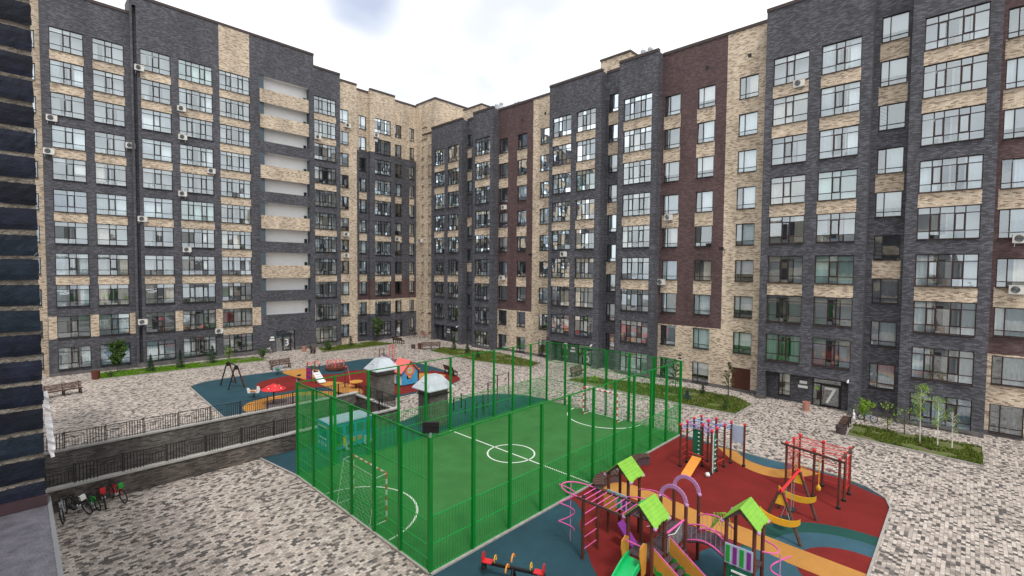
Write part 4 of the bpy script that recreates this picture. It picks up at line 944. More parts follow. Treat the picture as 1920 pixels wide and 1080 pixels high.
bin_(1.35, 50.3, BLACK, 'black bin at the end of the brown bench on the left', .6, .2); bin_(35.4, 49.9, BROWN, 'brown bin by the bench at the far grass bed', .7, .25)

# ================================================================== BUS PLAY HOUSE
BU = empty('toy_bus', (12.9, 25.4, 0), 'turquoise play bus between the court and the ramp', 'play bus')
x0, x1, y0, y1 = 11.62, 14.3, 24.75, 26.1
def panel_with_holes(b, axis, c, t, outer, holes, m):
    """a board of thickness t with rectangular cut-outs; axis 'x': board in (y,z); 'y': board in (x,z)"""
    us = sorted({outer[0], outer[1], *[q for h_ in holes for q in h_[:2]]}); zs = sorted({outer[2], outer[3], *[q for h_ in holes for q in h_[2:]]})
    for i in range(len(us)-1):
        for j in range(len(zs)-1):
            uc, zc = (us[i]+us[i+1])/2, (zs[j]+zs[j+1])/2
            if any(h_[0] < uc < h_[1] and h_[2] < zc < h_[3] for h_ in holes): continue
            if axis == 'x': b.box(c-t/2, c+t/2, us[i], us[i+1], zs[j], zs[j+1], m)
            else: b.box(us[i], us[i+1], c-t/2, c+t/2, zs[j], zs[j+1], m)
b = MB(); panel_with_holes(b, 'y', y0, .03, (x0+.1, x1, .18, 1.62), [(x0+.3, x0+.8, .3, 1.45), (x0+1.0, x0+1.5, .9, 1.4), (x0+1.65, x0+2.1, .9, 1.4), (x0+2.2, x0+2.55, .9, 1.4)], BUSBL); part(BU, b, 'side_panel')
b = MB(); panel_with_holes(b, 'y', y1, .03, (x0+.1, x1, .18, 1.62), [(x0+.5, x0+1.0, .9, 1.4), (x0+1.2, x0+1.7, .9, 1.4), (x0+1.9, x0+2.4, .9, 1.4)], BUSBL); part(BU, b, 'side_panel')
b = MB(); panel_with_holes(b, 'x', x0, .04, (y0+.02, y1-.02, .12, 1.72), [(y0+.2, y1-.2, .85, 1.4)], BUSBL); b.box(x0-.03, x0+.03, y0+.12, y1-.12, 1.44, 1.5, WHITE); b.box(x0-.04, x0-.02, y0+.2, y1-.2, .8, .84, WHITE)
for y_ in (y0+.25, y1-.25): b.tube([(x0-.04, y_, .5), (x0-.02, y_, .5)], .09, WHITE, 12)
b.box(x0-.035, x0-.02, y0+.45, y1-.45, .4, .6, PALEBL); part(BU, b, 'front_panel')
b = MB(); b.box(x0+.02, x1, y0-.06, y1+.06, 1.625, 1.68, PALEBL); part(BU, b, 'roof')
b = MB(); b.box(x0+.15, x1-.05, y0+.05, y1-.05, .14, .18, PLANKD); part(BU, b, 'floor')
for xa_, xb_, za_, zb_, m_ in ((.85, 1.0, .3, .85, YELLOW), (1.3, 1.55, .35, .7, ORANGE), (1.7, 1.95, .45, .7, SALMON), (2.1, 2.5, .4, .6, PALEBL)): b = MB(); b.box(x0+xa_, x0+xb_, y0-.03, y0-.016, za_, zb_, m_); part(BU, b, 'decoration')
for x_, y_ in ((x0+1.15, y0-.04), (x0+2.3, y0-.04), (x0+1.15, y1+.04), (x0+2.3, y1+.04)):
    b = MB(); b.tube([(x_, y_-.03, .26), (x_, y_+.03, .26)], .24, PALEBL, 16); b.tube([(x_, y_-.035, .26), (x_, y_+.035, .26)], .1, BLACK, 12); part(BU, b, 'wheel')

# ================================================================== LEFT PLAYGROUND
def a_swing():
    r_ = empty('swing', (12.7, 44.9, 0), 'dark two-frame swing on the teal rubber', 'swing'); zt = 1.95
    for y_ in (43.85, 46.0):
        for dx in (-.62, .62):
            b = MB(); b.tube([(12.7+dx, y_, 0), (12.7+dx*.12, y_, zt)], .06, BROWN if dx > 0 else BLACK, 8); part(r_, b, 'leg')
        b = MB(); b.prism([(12.5, 1.62), (12.9, 1.62), (12.8, 1.98), (12.6, 1.98)], 'y', y_-.07, y_-.062, BLACK); part(r_, b, 'head_plate')
    b = MB(); b.tube([(12.7, 43.75, zt), (12.7, 46.1, zt)], .05, BLACK, 8); part(r_, b, 'crossbar')
    b = MB(); b.box(12.58, 12.82, 44.7, 45.15, .5, .54, BLACK)
    for y_ in (44.72, 45.13): b.tube([(12.7, y_, .52), (12.7, y_, zt)], .012, METAL, 4)
    part(r_, b, 'seat')
a_swing()
r_ = empty('mushroom_canopy', (13.2, 37.0, 0), 'red mushroom canopy with white dots on a dark pole', 'canopy')
b = MB(); b.tube([(13.2, 37.0, 0), (13.2, 37.0, 1.2)], .05, BLACK, 10); part(r_, b, 'pole'); b = MB(); b.lathe((13.2, 37.0, 0), [(.82, 1.12), (.84, 1.15), (.55, 1.33), (.25, 1.46), (.05, 1.55)], REDP, 24)
for a_, rr_ in ((20, .5), (95, .62), (160, .4), (215, .55), (270, .3), (300, .62), (345, .35)): x_, y_ = 13.2+rr_*math.cos(R(a_)), 37+rr_*math.sin(R(a_)); b.ball((x_, y_, 1.53-.44*rr_), .07, WHITE, 4, .6)
part(r_, b, 'cap', )
def spring_rocker(x, y, rz, label, ms):
    r_ = empty('spring_rocker', (x, y, 0), label, 'spring rocker', 'spring rockers', R(rz)); b = MB()
    b.tube([(.09*math.cos(t*.9), .09*math.sin(t*.9), .02+.34*t/42) for t in range(43)], .014, BLACK, 5); b.build('spring', r_)
    b = MB(); b.prism([(-.42, .38), (.38, .38), (.5, .62), (.42, .88), (.26, .92), (.2, .62), (-.2, .58), (-.4, .8), (-.5, .78)], 'y', -.03, .03, ms[0]); b.build('figure', r_)
    b = MB(); b.box(-.22, .14, -.14, .14, .56, .6, ms[1]); b.build('seat', r_); b = MB(); b.tube([(.24, -.2, .72), (.24, .2, .72)], .018, ms[2], 6); b.tube([(.15, -.18, .42), (.15, .18, .42)], .018, ms[2], 6); b.build('handle', r_)
spring_rocker(12.75, 39.9, -40, 'white and orange spring rocker on the teal pad near the swing', (WHITE, ORANGE, BLACK)); spring_rocker(17.1, 46.9, 15, 'pale green spring rocker at the back edge of the pad', (PALEBL, GRN, BLACK))
r_ = empty('carousel', (22.1, 45.4, 0), 'red round carousel with pink handrails', 'carousel'); b = MB(); b.lathe((22.1, 45.4, 0), [(.9, .08), (.98, .1), (.98, .34), (.9, .36)], BROWN, 24); part(r_, b, 'platform')
b = MB()
for k in range(6):
    a_ = k*math.pi/3; p = Vector((22.1+.9*math.cos(a_), 45.4+.9*math.sin(a_), .36)); q = Vector((22.1+.35*math.cos(a_), 45.4+.35*math.sin(a_), .36)); b.tube([p, p+Vector((0, 0, .5)), (p+q)/2+Vector((0, 0, .62)), q+Vector((0, 0, .4)), q], .03, SALMON, 6)
b.tube([(22.1+.85*math.cos(t), 45.4+.85*math.sin(t), .8) for t in [i*math.pi/12 for i in range(24)]], .025, REDP, 6, True); part(r_, b, 'handrail')
r_ = empty('toddler_slide', (18.9, 42.4, 0), 'small twin-arch slide with white chute on the gold and red pad', 'slide')
for y_ in (42.0, 42.9):
    for x_ in (18.2, 18.9): b = MB(); b.tube([(x_, y_, 0), (x_, y_, 1.45)], .05, BROWN, 8); part(r_, b, 'post')
b = MB(); b.box(18.15, 18.95, 42.0, 42.9, .72, .77, PLANKD); part(r_, b, 'deck')
b = MB()
for x_ in (18.2, 18.9): b.tube([(x_, 42.0, 1.4)] + [(x_, 42.45-.45*math.cos(R(a_)), 1.4+.3*math.sin(R(a_))) for a_ in range(20, 170, 20)] + [(x_, 42.9, 1.4)], .05, SALMON, 6)
part(r_, b, 'arch')
b = MB(); b.prism([(42.0, .78), (42.0, .72), (40.9, .12), (40.6, .1), (40.6, .14), (40.9, .17)], 'x', 18.3, 18.8, WHITE); b.prism([(42.0, .95), (42.0, .72), (40.9, .12), (40.6, .1), (40.6, .24), (40.9, .3)], 'x', 18.25, 18.3, WHITE); b.prism([(42.0, .95), (42.0, .72), (40.9, .12), (40.6, .1), (40.6, .24), (40.9, .3)], 'x', 18.8, 18.85, WHITE)
for i in range(3): b.box(18.31, 18.79, 41.1+.3*i, 41.15+.3*i, .30+.165*i, .32+.165*i, BLACK)
part(r_, b, 'chute')
b = MB(); b.prism([(42.0, .0), (42.9, .0), (42.9, 1.2), (42.0, 1.2)], 'x', 18.1, 18.14, PURPLE); b.box(18.08, 18.1, 42.0, 42.9, .5, .6, REDP); b.box(18.08, 18.1, 42.0, 42.9, .9, 1.0, REDP); b.box(18.08, 18.1, 42.0, 42.9, .1, .2, REDP); part(r_, b, 'side_panel')
b = MB(); b.box(18.3, 18.8, 42.91, 42.94, .85, 1.25, DGRN); part(r_, b, 'back_panel')
# pink-roofed playhouse
r_ = empty('playhouse', (23.6, 35.6, 0), 'blue playhouse with pink pitched roof and rainbow gable', 'playhouse')
b = MB(); panel_with_holes(b, 'y', 34.9, .04, (22.9, 24.5, .1, 1.25), [(23.4, 23.9, .55, 1.05)], SKYBL); b.prism([(22.9, 1.25), (24.5, 1.25), (23.7, 2.05)], 'y', 34.88, 34.92, SKYBL); part(r_, b, 'wall')
b = MB()
for rr_, m_, k_ in ((.52, SALMON, 0), (.40, ORANGE, 1), (.27, PALEBL, 2), (.15, YELLOW, 3)): b.lathe((0, 0, 0), [(rr_, 0), (rr_, .006+.006*k_)], m_, 24)
o_ = b.build('rainbow', r_); o_.rotation_euler = (math.pi/2, 0, 0); o_.location = (.1, -.73, 1.32)
b = MB()
for i in range(5): b.box(22.88, 22.92, 34.95+.3*i, 35.13+.3*i, .12, .85, (WHITE, SALMON, SKYBL, WHITE, SALMON)[i])
b.box(22.86, 22.9, 34.9, 36.4, .82, .9, PALEBL); part(r_, b, 'picket')
b = MB(); b.box(22.9, 24.5, 34.9, 36.4, .02, .12, BLACK); part(r_, b, 'floor')
for x_, y_ in ((22.95, 36.35), (24.45, 36.35), (22.95, 34.96), (24.45, 34.96)): b = MB(); b.box(x_-.04, x_+.04, y_-.04, y_+.04, .1, 1.4, BLACK); part(r_, b, 'post')
b = MB()
b.prism([(22.7, 1.18), (22.72, 1.13), (23.7, 2.12), (23.7, 2.2)], 'y', 34.7, 36.6, SALMON); b.prism([(24.7, 1.18), (24.68, 1.13), (23.7, 2.12), (23.7, 2.2)], 'y', 34.7, 36.6, SALMON); part(r_, b, 'roof')
r_ = empty('play_counter', (25.3, 36.3, 0), 'striped shop-counter play panel beside the blue playhouse', 'play panel'); b = MB()
for i in range(4): b.box(25.0+.16*i, 25.12+.16*i, 36.2, 36.24, .1, .95, (GRN, WHITE, GRN, BLACK)[i])
part(r_, b, 'board'); b = MB(); b.box(24.95, 25.7, 36.15, 36.3, .95, 1.0, GOLD); part(r_, b, 'counter')
# stilted red gate frame and posts at the back
r_ = empty('climbing_frame', (27.6, 45.2, 0), 'tall red bar frame at the back of the left playground', 'climbing frame')
for x_, y_, h_ in ((27.1, 45.6, 1.5), (27.6, 45.5, 1.5), (27.9, 44.9, 1.9), (28.3, 44.6, 1.9), (28.6, 45.4, 1.9)):
    b = MB(); b.tube([(x_, y_, 0), (x_, y_, h_)], .045, BROWN if h_ < 1.6 else SALMON, 8); part(r_, b, 'post')
b = MB(); b.tube([(27.9, 44.9, 1.85), (28.3, 44.6, 1.85), (28.6, 45.4, 1.85)], .03, SALMON, 6); b.tube([(27.9, 44.9, 1.5), (28.3, 44.6, 1.5), (28.6, 45.4, 1.5)], .02, SALMON, 6); part(r_, b, 'rail')
r_ = empty('net_climber', (26.9, 43.6, 0), 'dark sloping net climber behind the kiosk roof', 'climber')
for y_ in (43.1, 44.1): b = MB(); b.tube([(26.4, y_, 0), (26.4, y_, 1.3), (27.6, y_, .05)], .04, LILAC, 6); part(r_, b, 'side_rail')
b = MB()
for i in range(7): t = i/6; b.tube([(26.4+1.2*t, 43.1, 1.3-1.25*t), (26.4+1.2*t, 44.1, 1.3-1.25*t)], .015, BLACK, 5)
for i in range(6): y_ = 43.1+.2*i; b.tube([(26.4, y_, 1.3), (27.6, y_, .05)], .012, BLACK, 4)
part(r_, b, 'net')
r_ = empty('tube_arch_climber', (19.4, 38.2, 0), 'single dark post with curved pink rail by the ramp railing', 'climber'); b = MB(); b.tube([(19.3, 38.0, 0), (19.3, 38.0, 1.75)], .05, BROWN, 8); part(r_, b, 'post'); b = MB(); b.tube(smooth_open([(19.3, 38.0, 1.7), (19.6, 38.2, 1.75), (19.8, 38.3, 1.2), (19.9, 38.2, .4), (19.8, 38.0, 0.02)], 4), .03, SALMON, 6); part(r_, b, 'rail')
r_ = empty('play_table', (19.6, 36.6, 0), 'low sand table with a round top beside the far kiosk', 'table'); b = MB(); b.lathe((19.9, 37.2, 0), [(.5, .5), (.55, .52), (.55, .58), (.5, .6)], GOLD, 20); part(r_, b, 'table_top'); b = MB(); b.tube([(19.9, 37.2, 0), (19.9, 37.2, .5)], .1, BROWN, 10); part(r_, b, 'leg')
# hanging seat boards
# fitness posts
r_ = empty('workout_bars', (24, 24.9, 0), 'dark workout posts and bars on the teal strip behind the court', 'workout frame')
for x_, y_, h_ in ((21.67, 26.4, .97), (22.45, 26.5, 1.0), (21.8, 25.3, .97), (22.5, 25.3, 1.0), (23.1, 24.9, 1.2), (23.8, 25.1, 1.9), (24.62, 24.95, 2.35), (25.92, 25.05, 2.35), (21.8, 24.1, 1.0), (22.5, 24.15, 1.0)):
    b = MB(); b.tube([(x_, y_, 0), (x_, y_, h_)], .045, BLACK if h_ < 1.5 else BROWN, 8); part(r_, b, 'post')
b = MB()
for p, q in (((21.67, 26.4, .95), (21.8, 25.3, .95)), ((22.45, 26.5, .97), (22.5, 25.3, .97)), ((23.8, 25.1, 1.85), (24.62, 24.95, 1.85)), ((24.62, 24.95, 2.3), (25.92, 25.05, 2.3)), ((21.8, 24.1, .97), (22.5, 24.15, .97))): b.tube([p, q], .02, BLACK, 6)
part(r_, b, 'bar')

# ================================================================== MAIN PLAY COMPLEX
PC = empty('play_complex', (15.3, 7, 0), 'large play structure with three lime roofs, pink rails and a green slide', 'play structure')
def pp(name, fn, smooth=False):
    b = MB(); fn(b); o = part(PC, b, name); return o
def post(x, y, h, r=.06, m=BROWN):
    b = MB(); b.tube([(x, y, 0), (x, y, h)], r, m, 10); b.lathe((x, y, h), [(r*1.1, 0), (r*1.1, .03), (r*.5, .06)], BLACK, 10); part(PC, b, 'post')
def gable(x0, x1, y, zr, half, drop):
    b = MB(); t = .03; ze = zr-drop
    for s_ in (-1, 1):
        n = 6
        for i in range(n):
            f0, f1 = i/n, (i+1)/n; za, zb = zr-drop*f0, zr-drop*f1+.012; ya, yb = y+s_*half*f0, y+s_*half*f1
            b.box(0, 1, 0, 1, 0, 1, LIME, Matrix(((x1-x0, 0, 0, x0), (0, yb-ya, 0, ya), (0, zb-za, t, za), (0, 0, 0, 1))))
        # scalloped lower edge
        for k in range(5):
            u0, u1 = x0+(x1-x0)*k/5, x0+(x1-x0)*(k+1)/5; dz = (.10, .03, 0, .03, .10)[k]
            b.box(0, 1, 0, 1, 0, 1, LIME, Matrix(((u1-u0, 0, 0, u0), (0, s_*half*(.03+dz*.9), 0, y+s_*half), (0, -drop*(.03+dz*.9), t, ze), (0, 0, 0, 1))))
    part(PC, b, 'roof')
    for x_ in (x0+.03, x1-.06):
        b = MB(); b.prism([(y-half, ze-.04), (y-half, ze+.0), (y, zr-.02), (y+half, ze+.0), (y+half, ze-.04), (y, zr-.16)], 'x', x_, x_+.03, PLANKD)
        for s_ in (-1, 1): b.ball((x_+.015, y+s_*(half+.03), ze-.05), .065, LILAC, 5)
        part(PC, b, 'gable_board')
def tower(x0, x1, y0, y1, deck=1.15, zr=2.85, over=.08, hh=2.35):
    for x_ in (x0, x1):
        for y_ in (y0, y1): post(x_, y_, hh)
    b = MB()
    for i in range(9): a_ = x0+(x1-x0)*i/9; b.box(a_+.006, a_+(x1-x0)/9-.006, y0-.03, y1+.03, deck-.05, deck, PLANKD)
    part(PC, b, 'deck'); yc = (y0+y1)/2; gable(x0-.1, x1+.1, yc, zr, (y1-y0)/2+.02+over, .52)
tower(15.75, 16.6, 8.95, 9.8); tower(13.45, 14.3, 6.8, 7.62); tower(15.5, 16.35, 4.47, 5.3, .95, 2.83)
# middle platform with the two arches
for x_ in (15.4, 16.45):
    for y_ in (6.58, 7.48): post(x_, y_, 2.35)
pp('deck', lambda b: [b.box(15.35+.118*i, 15.35+.118*i+.108, 6.55, 7.5, 1.05, 1.1, PLANKD) for i in range(10)])
for x_ in (15.4, 16.45):
    b = MB(); P = [(x_, 7.03-.45*math.cos(R(a_)), 2.36+.48*math.sin(R(a_))) for a_ in range(0, 181, 12)]
    for i in range(len(P)-1):
        for rr_ in (0,): b.bar(P[i], P[i+1], .04, .13, LILAC, (0, Vector(P[i]).y-7.03, Vector(P[i]).z-2.36))
    b.ball((x_, 6.56, 2.36), .075, LILAC, 5); b.ball((x_, 7.5, 2.36), .075, LILAC, 5); part(PC, b, 'arch')
# bridge from the arches to tower 3
def bridge_z(t): return 1.02 + .22*math.sin(math.pi*t) - .07*t
b = MB()
for i in range(20):
    t = (i+.5)/20; y_ = 6.55-1.22*t; ang = math.atan2(bridge_z(t+.02)-bridge_z(t-.02), -.04*1.22); M = Matrix.Translation((0, y_, bridge_z(t)))@Matrix.Rotation(math.atan((bridge_z(t+.02)-bridge_z(t-.02))/(-.0488)), 4, 'X'); b.box(15.55, 16.4, -.026, .026, -.02, .02, PLANKD, M)
part(PC, b, 'bridge')
for x_ in (15.5, 16.42):
    b = MB(); P = [(x_, 6.58-1.28*i/12, bridge_z(i/12)+.62-.0*i) for i in range(13)]; b.tube(P, .024, PINK, 6)
    P2 = [(x_, 6.58-1.28*i/12, bridge_z(i/12)+.10) for i in range(13)]; b.tube(P2, .024, PINK, 6); part(PC, b, 'handrail')
    b = MB()
    for i in range(1, 8): y_ = 6.58-1.28*i/8; t = i/8; b.tube([(x_, y_, bridge_z(t)+.1), (x_, y_, bridge_z(t)+.62)], .007, LILAC, 4)
    part(PC, b, 'baluster')
# walkway tower 1 to arches with curved rails
pp('walkway', lambda b: [b.box(15.75, 16.5, 7.55+.14*i, 7.55+.14*i+.125, 1.06, 1.1, PLANKD) for i in range(10)])
for x_ in (15.7, 16.55): pp('handrail', lambda b, x_=x_: b.tube([(x_, 8.95-1.45*i/10, 1.72+.16*math.sin(math.pi*i/10)) for i in range(11)], .024, PINK, 6))
# bridge tower 2 to arches: rope net with dark rungs
pp('net_bridge', lambda b: ([b.tube([(14.35+.1*i, 6.7, 1.12-.1*math.sin(math.pi*i/10)), (14.35+.1*i, 7.45, 1.12-.1*math.sin(math.pi*i/10))], .035, PLANKD, 6) for i in range(11)], [b.tube([(14.35, y_, 1.7), (14.85, y_, 1.55), (15.38, y_, 1.7)], .012, WHITE, 4) for y_ in (6.7, 7.45)], [b.tube([(14.35+.1*i, 6.7, 1.1), (14.35+.1*i, 6.7, 1.6)], .006, INNER, 3) for i in range(11)]))
pp('grab_bar', lambda b: b.tube([(14.2, 6.66, 1.85), (15.38, 6.62, 1.85)], .032, PINK, 8)); pp('climbing_mat', lambda b: ([b.tube([(14.5+.1*i, 6.62, 1.0), (14.5+.1*i, 5.9, .1)], .012, BLACK, 4) for i in range(9)], [b.tube([(14.5, 6.62-.09*i, 1.0-.112*i), (15.3, 6.62-.09*i, 1.0-.112*i)], .028, PLANKD, 6) for i in range(9)]))
# board walls on towers: white frame with coloured slats
def slat_panel(x, y0, y1, z0, z1, cols):
    b = MB(); b.box(x-.02, x+.01, y0, y1, z0, z1, PALEBL); n = len(cols); w = (y1-y0)/n
    for i, m_ in enumerate(cols): b.box(x-.035, x-.02, y0+w*i+.05, y0+w*(i+1)-.04, z0+.05, z1-.05, m_)
    part(PC, b, 'slat_panel')
slat_panel(15.68, 8.95, 9.8, 1.15, 1.75, (PURPLE, GRN, PURPLE, GRN)); slat_panel(15.42, 4.47, 5.3, .98, 1.62, (PURPLE, GRN, PURPLE, GRN))
# monkey bars
for y_ in (9.5,):
    for x_ in (13.65, 14.55): post(x_, y_, 2.25)
for x_ in (13.45, 14.5): pp('side_beam', lambda b, x_=x_: b.bar((x_, 9.65, 2.25), (x_, 7.6, 2.25), .05, .07, WOOD))
b = MB()
for i in range(9): y_ = 9.55-1.9*i/8; b.tube([(13.47, y_, 2.26), (14.48, y_, 2.26)], .017, PINK, 6)
part(PC, b, 'rung'); b = MB()
for i in range(4): z = .35+.42*i; b.tube([(13.65, 9.5, z), (14.55, 9.5, z)], .017, PINK, 6)
part(PC, b, 'rung')
pp('ring_rail', lambda b: (b.tube([(13.5, 9.6, 2.25)]+[(14.0-.5*math.cos(R(a_)), 9.9+.75*math.sin(R(a_)), 2.25) for a_ in range(0, 181, 15)]+[(14.5, 9.6, 2.25)], .024, PINK, 6)))
b = MB()
for i in range(3): b.tube([(14.02+.50*math.sin(R(a_))*.69*1.2-.12, 10.66-.50*math.sin(R(a_))*.72*1.2+.12, 2.2-.7*i-.7*(a_)/180) for a_ in range(0, 181 if i < 2 else 100, 12)], .02, PINK, 6)
b.tube([(14.26, 10.5, 0), (14.26, 10.5, 2.22)], .018, LILAC, 6); part(PC, b, 'spiral_climber')
# slide, with gold guard boards
b = MB(); n = 14; prof = []
for i in range(n+1):
    t = i/n; x_ = 13.35-2.3*t; z = 1.12-.86*(t*t*(3-2*t)) - .12*t; z = max(z, .2) if t < .93 else .2; prof.append((x_, z))
for i in range(n):
    (xa, za), (xb, zb) = prof[i], prof[i+1]
    b.quad((xa, 7.02, za), (xa, 7.5, za), (xb, 7.5, zb), (xb, 7.02, zb), SLIDEG); b.quad((xa, 7.02, za-.02), (xa, 7.5, za-.02), (xb, 7.5, zb-.02), (xb, 7.02, zb-.02), SLIDEG)
    for ya, yb in ((6.97, 7.02), (7.5, 7.55)):
        b.quad((xa, ya, za+.17), (xa, yb, za+.17), (xb, yb, zb+.17), (xb, ya, zb+.17), SLIDEG); b.quad((xa, ya, za-.03), (xa, ya, za+.17), (xb, ya, zb+.17), (xb, ya, zb-.03), SLIDEG); b.quad((xa, yb, za-.03), (xa, yb, za+.17), (xb, yb, zb+.17), (xb, yb, zb-.03), SLIDEG)
part(PC, b, 'slide')
for y_ in (6.93, 7.56): pp('guard_board', lambda b, y_=y_: b.prism([(13.35, .8), (13.42, 1.5), (13.4, 1.72), (13.2, 1.82), (12.98, 1.72), (12.95, 1.5), (13.08, 1.0), (13.1, .75)], 'y', y_, y_+.03, GOLD))
pp('grab_bar', lambda b: b.tube([(13.2, 6.95, 1.68), (13.2, 7.58, 1.68)], .022, PINK, 6))
# stairs going down towards -Y with saw-tooth side boards
b = MB()
for i in range(8): b.box(13.55, 14.45, 6.72-.2*i-.18, 6.72-.2*i, 1.0-.13*i-.04, 1.0-.13*i, PLANKD)
part(PC, b, 'stairs')
for x_ in (13.5, 14.5):
    b = MB(); b.prism([(6.75, .85), (6.75, 1.55), (5.0, .42), (5.0, .05), (5.15, .05)], 'x', x_-.02, x_+.02, GOLD); part(PC, b, 'stair_side')
    b = MB(); saw = []
    for i in range(7): y_ = 6.7-.24*i; z = 1.12-.155*i; saw += [(y_, z), (y_-.06, z-.16)]
    low = [(p[0], p[1]-.22) for p in saw][::-1]
    for s_ in (-1, 1): b.prism(saw+low, 'x', x_+s_*.0215, x_+s_*.032, GRN)
    part(PC, b, 'saw_tooth_trim')
    pp('handrail', lambda b, x_=x_: b.tube([(x_, 6.75, 1.6), (x_, 5.0, .47)], .018, PINK, 6))
# under tower 3: green climbing board with grips; purple chute under tower 1; side fan of lime tubes
b = MB(); b.box(15.44, 15.47, 4.5, 5.25, .05, .9, DGRN)
for i in range(4): b.box(15.40, 15.44, 4.62, 5.1, .15+.2*i, .2+.2*i, WHITE)
part(PC, b, 'climbing_board')
pp('chute', lambda b: (b.prism([(9.0, .85), (9.0, .93), (8.4, .28), (8.4, .2)], 'x', 15.1, 15.5, PURPLE),))
pp('gold_panel', lambda b: b.prism([(9.35, 1.0), (9.85, 1.0), (9.85, 1.6), (9.6, 1.75), (9.35, 1.6)], 'x', 15.5, 15.53, GOLD)); pp('play_desk', lambda b: (b.box(15.9, 16.5, 8.3, 8.6, 1.5, 1.55, SLIDEG), b.box(15.95, 16.45, 8.4, 8.45, 1.1, 1.5, DGRN)))
b = MB()
for k in range(6): a_ = R(20+26*k); b.tube([(16.7, 6.3, 1.05)] + [(16.7+.05*k, 6.3-.5*math.sin(a_*.5)*j/5-.1, 1.05+.75*math.sin(math.pi*j/7)) for j in range(1, 7)], .014, LIME, 5)
part(PC, b, 'tube_fan')
b = MB(); P = [(16.45, 4.45, 1.6), (16.3, 4.1, 1.6), (16.1, 3.95, 1.6), (15.85, 4.0, 1.6), (15.7, 4.3, 1.6)]; b.tube(smooth_open(P, 4), .024, PINK, 6); 
for i in range(2): b.tube([(16.15-.62*math.sin(R(a_))*.69, 3.62+.62*math.sin(R(a_))*.72, 1.55-.75*i-.75*a_/180) for a_ in range(0, 181, 12)], .024, PINK, 6)
b.tube([(15.9, 3.85, 0), (15.9, 3.85, 1.62)], .018, LILAC, 6); part(PC, b, 'spiral_climber')
for x_, z0, z1 in ((15.0, 0, .95),): post(x_, 6.6, z1, .05)

# seesaw
SS = empty('seesaw', (11.05, 10.45, 0), 'seesaw with red seats and gold hand loops on the teal pad', 'seesaw')
a = Vector((10.62, 11.35, .45)); c_ = Vector((11.5, 9.5, .45)); d = (c_-a).normalized(); s_ = Vector((d.y, -d.x, 0))
b = MB(); b.bar(a+d*.2, c_-d*.2, .09, .09, BLACK); part(SS, b, 'beam'); b = MB(); mid = (a+c_)/2; b.tube([mid-s_*.25+Vector((0, 0, -.45)), mid], .05, BLACK, 8); b.tube([mid+s_*.25+Vector((0, 0, -.45)), mid], .05, BLACK, 8); part(SS, b, 'stand')
for p, dr in ((a, d), (c_, -d)):
    b = MB(); M = Matrix(((dr.x, -dr.y, 0, p.x), (dr.y, dr.x, 0, p.y), (0, 0, 1, p.z), (0, 0, 0, 1))) @ Matrix.Scale(.85, 4)
    b.box(0, .36, -.15, .15, .05, .08, REDP, M); b.box(-.03, .0, -.15, .15, .06, .3, REDP, M); i0 = len(b.v); b.prism([(-.13, .3), (.13, .3), (.08, .4), (-.08, .4)], 'x', -.03, 0, REDP)
    b.v[i0:] = [tuple(M @ Vector(v)) for v in b.v[i0:]]; b.tube([tuple(M @ Vector((.02, 0, -.3))), tuple(M @ Vector((.02, 0, .05)))], .09, RUBBER, 10); part(SS, b, 'seat')
    b = MB(); b.tube([tuple(M @ Vector((.48, .13*math.cos(R(t)), .22+.13*math.sin(R(t))))) for t in range(-50, 240, 24)], .02, YELLOW, 6); part(SS, b, 'handle')
for s2, k in ((1, .38), (-1, .0)):
    b = MB(); q = mid + s_*s2*.3 - d*.1; b.tube([q + s_*.16*math.cos(R(t)) + Vector((0, 0, .1+.16*math.sin(R(t)))) for t in range(0, 190, 18)], .03, ORANGE, 6); part(SS, b, 'foot_guard')

# ================================================================== PURPLE CLIMBING FRAME
C1 = empty('climbing_frame', (25, 9.7, 0), 'climbing frame with purple and blue tube tops, green climbing board and orange slope', 'climbing frame', 'post climbing frames on the red rubber')
def posts(root, L, h=2.2, m=BROWN, cap=REDP, r=.055):
    for x_, y_ in L:
        b = MB(); b.tube([(x_, y_, 0), (x_, y_, h)], r, m, 8); b.ball((x_, y_, h+.02), r*1.5, cap, 4); b.lathe((x_, y_, 0), [(r*1.5, 0), (r*1.5, .12), (r, .14)], BLACK, 8); part(root, b, 'post')
P1 = [(23.76, 10.52), (24.5, 10.5), (25.29, 10.47), (25.95, 10.35), (23.9, 8.99), (25.4, 9.75), (26.1, 9.6), (25.31, 8.87), (26.05, 8.8), (24.55, 9.7), (24.5, 8.95)]
posts(C1, P1)
b = MB()
def tl(b, pts, z, m, r=.022): b.tube([(p[0], p[1], z) for p in pts], r, m, 6)
for i, (p, q) in enumerate(((P1[0], P1[1]), (P1[1], P1[2]), (P1[2], P1[3]), (P1[3], P1[6]), (P1[6], P1[8]), (P1[7], P1[5]), (P1[5], P1[2]), (P1[9], P1[5]), (P1[9], P1[1]), (P1[4], P1[9]), (P1[8], P1[7]), (P1[10], P1[9]))):
    m_ = (LILAC, BLUEP, PALEBL, LILAC)[i % 4]; tl(b, (p, q), 2.12, m_); tl(b, (p, q), 1.92, m_, .018)
    mx_, my_ = (p[0]+q[0])/2, (p[1]+q[1])/2
    b.tube([(mx_+.16*math.cos(R(t)), my_+.16*math.sin(R(t)), 2.02+.08*math.sin(R(2*t))) for t in range(0, 360, 30)], .016, (BLUEP, LILAC)[i % 2], 5, True)
part(C1, b, 'tube_top')
b = MB(); b.box(24.1, 24.62, 8.97, 9.0, .02, 1.95, DGRN)
for i in range(7):
    for j in range(2): b.box(24.2+.22*j+(.06 if i % 2 else 0), 24.29+.22*j+(.06 if i % 2 else 0), 8.93, 8.97, .2+.24*i, .24+.24*i, WHITE)
b.box(24.06, 24.1, 8.96, 9.01, .0, 1.98, INNER); part(C1, b, 'climbing_board')
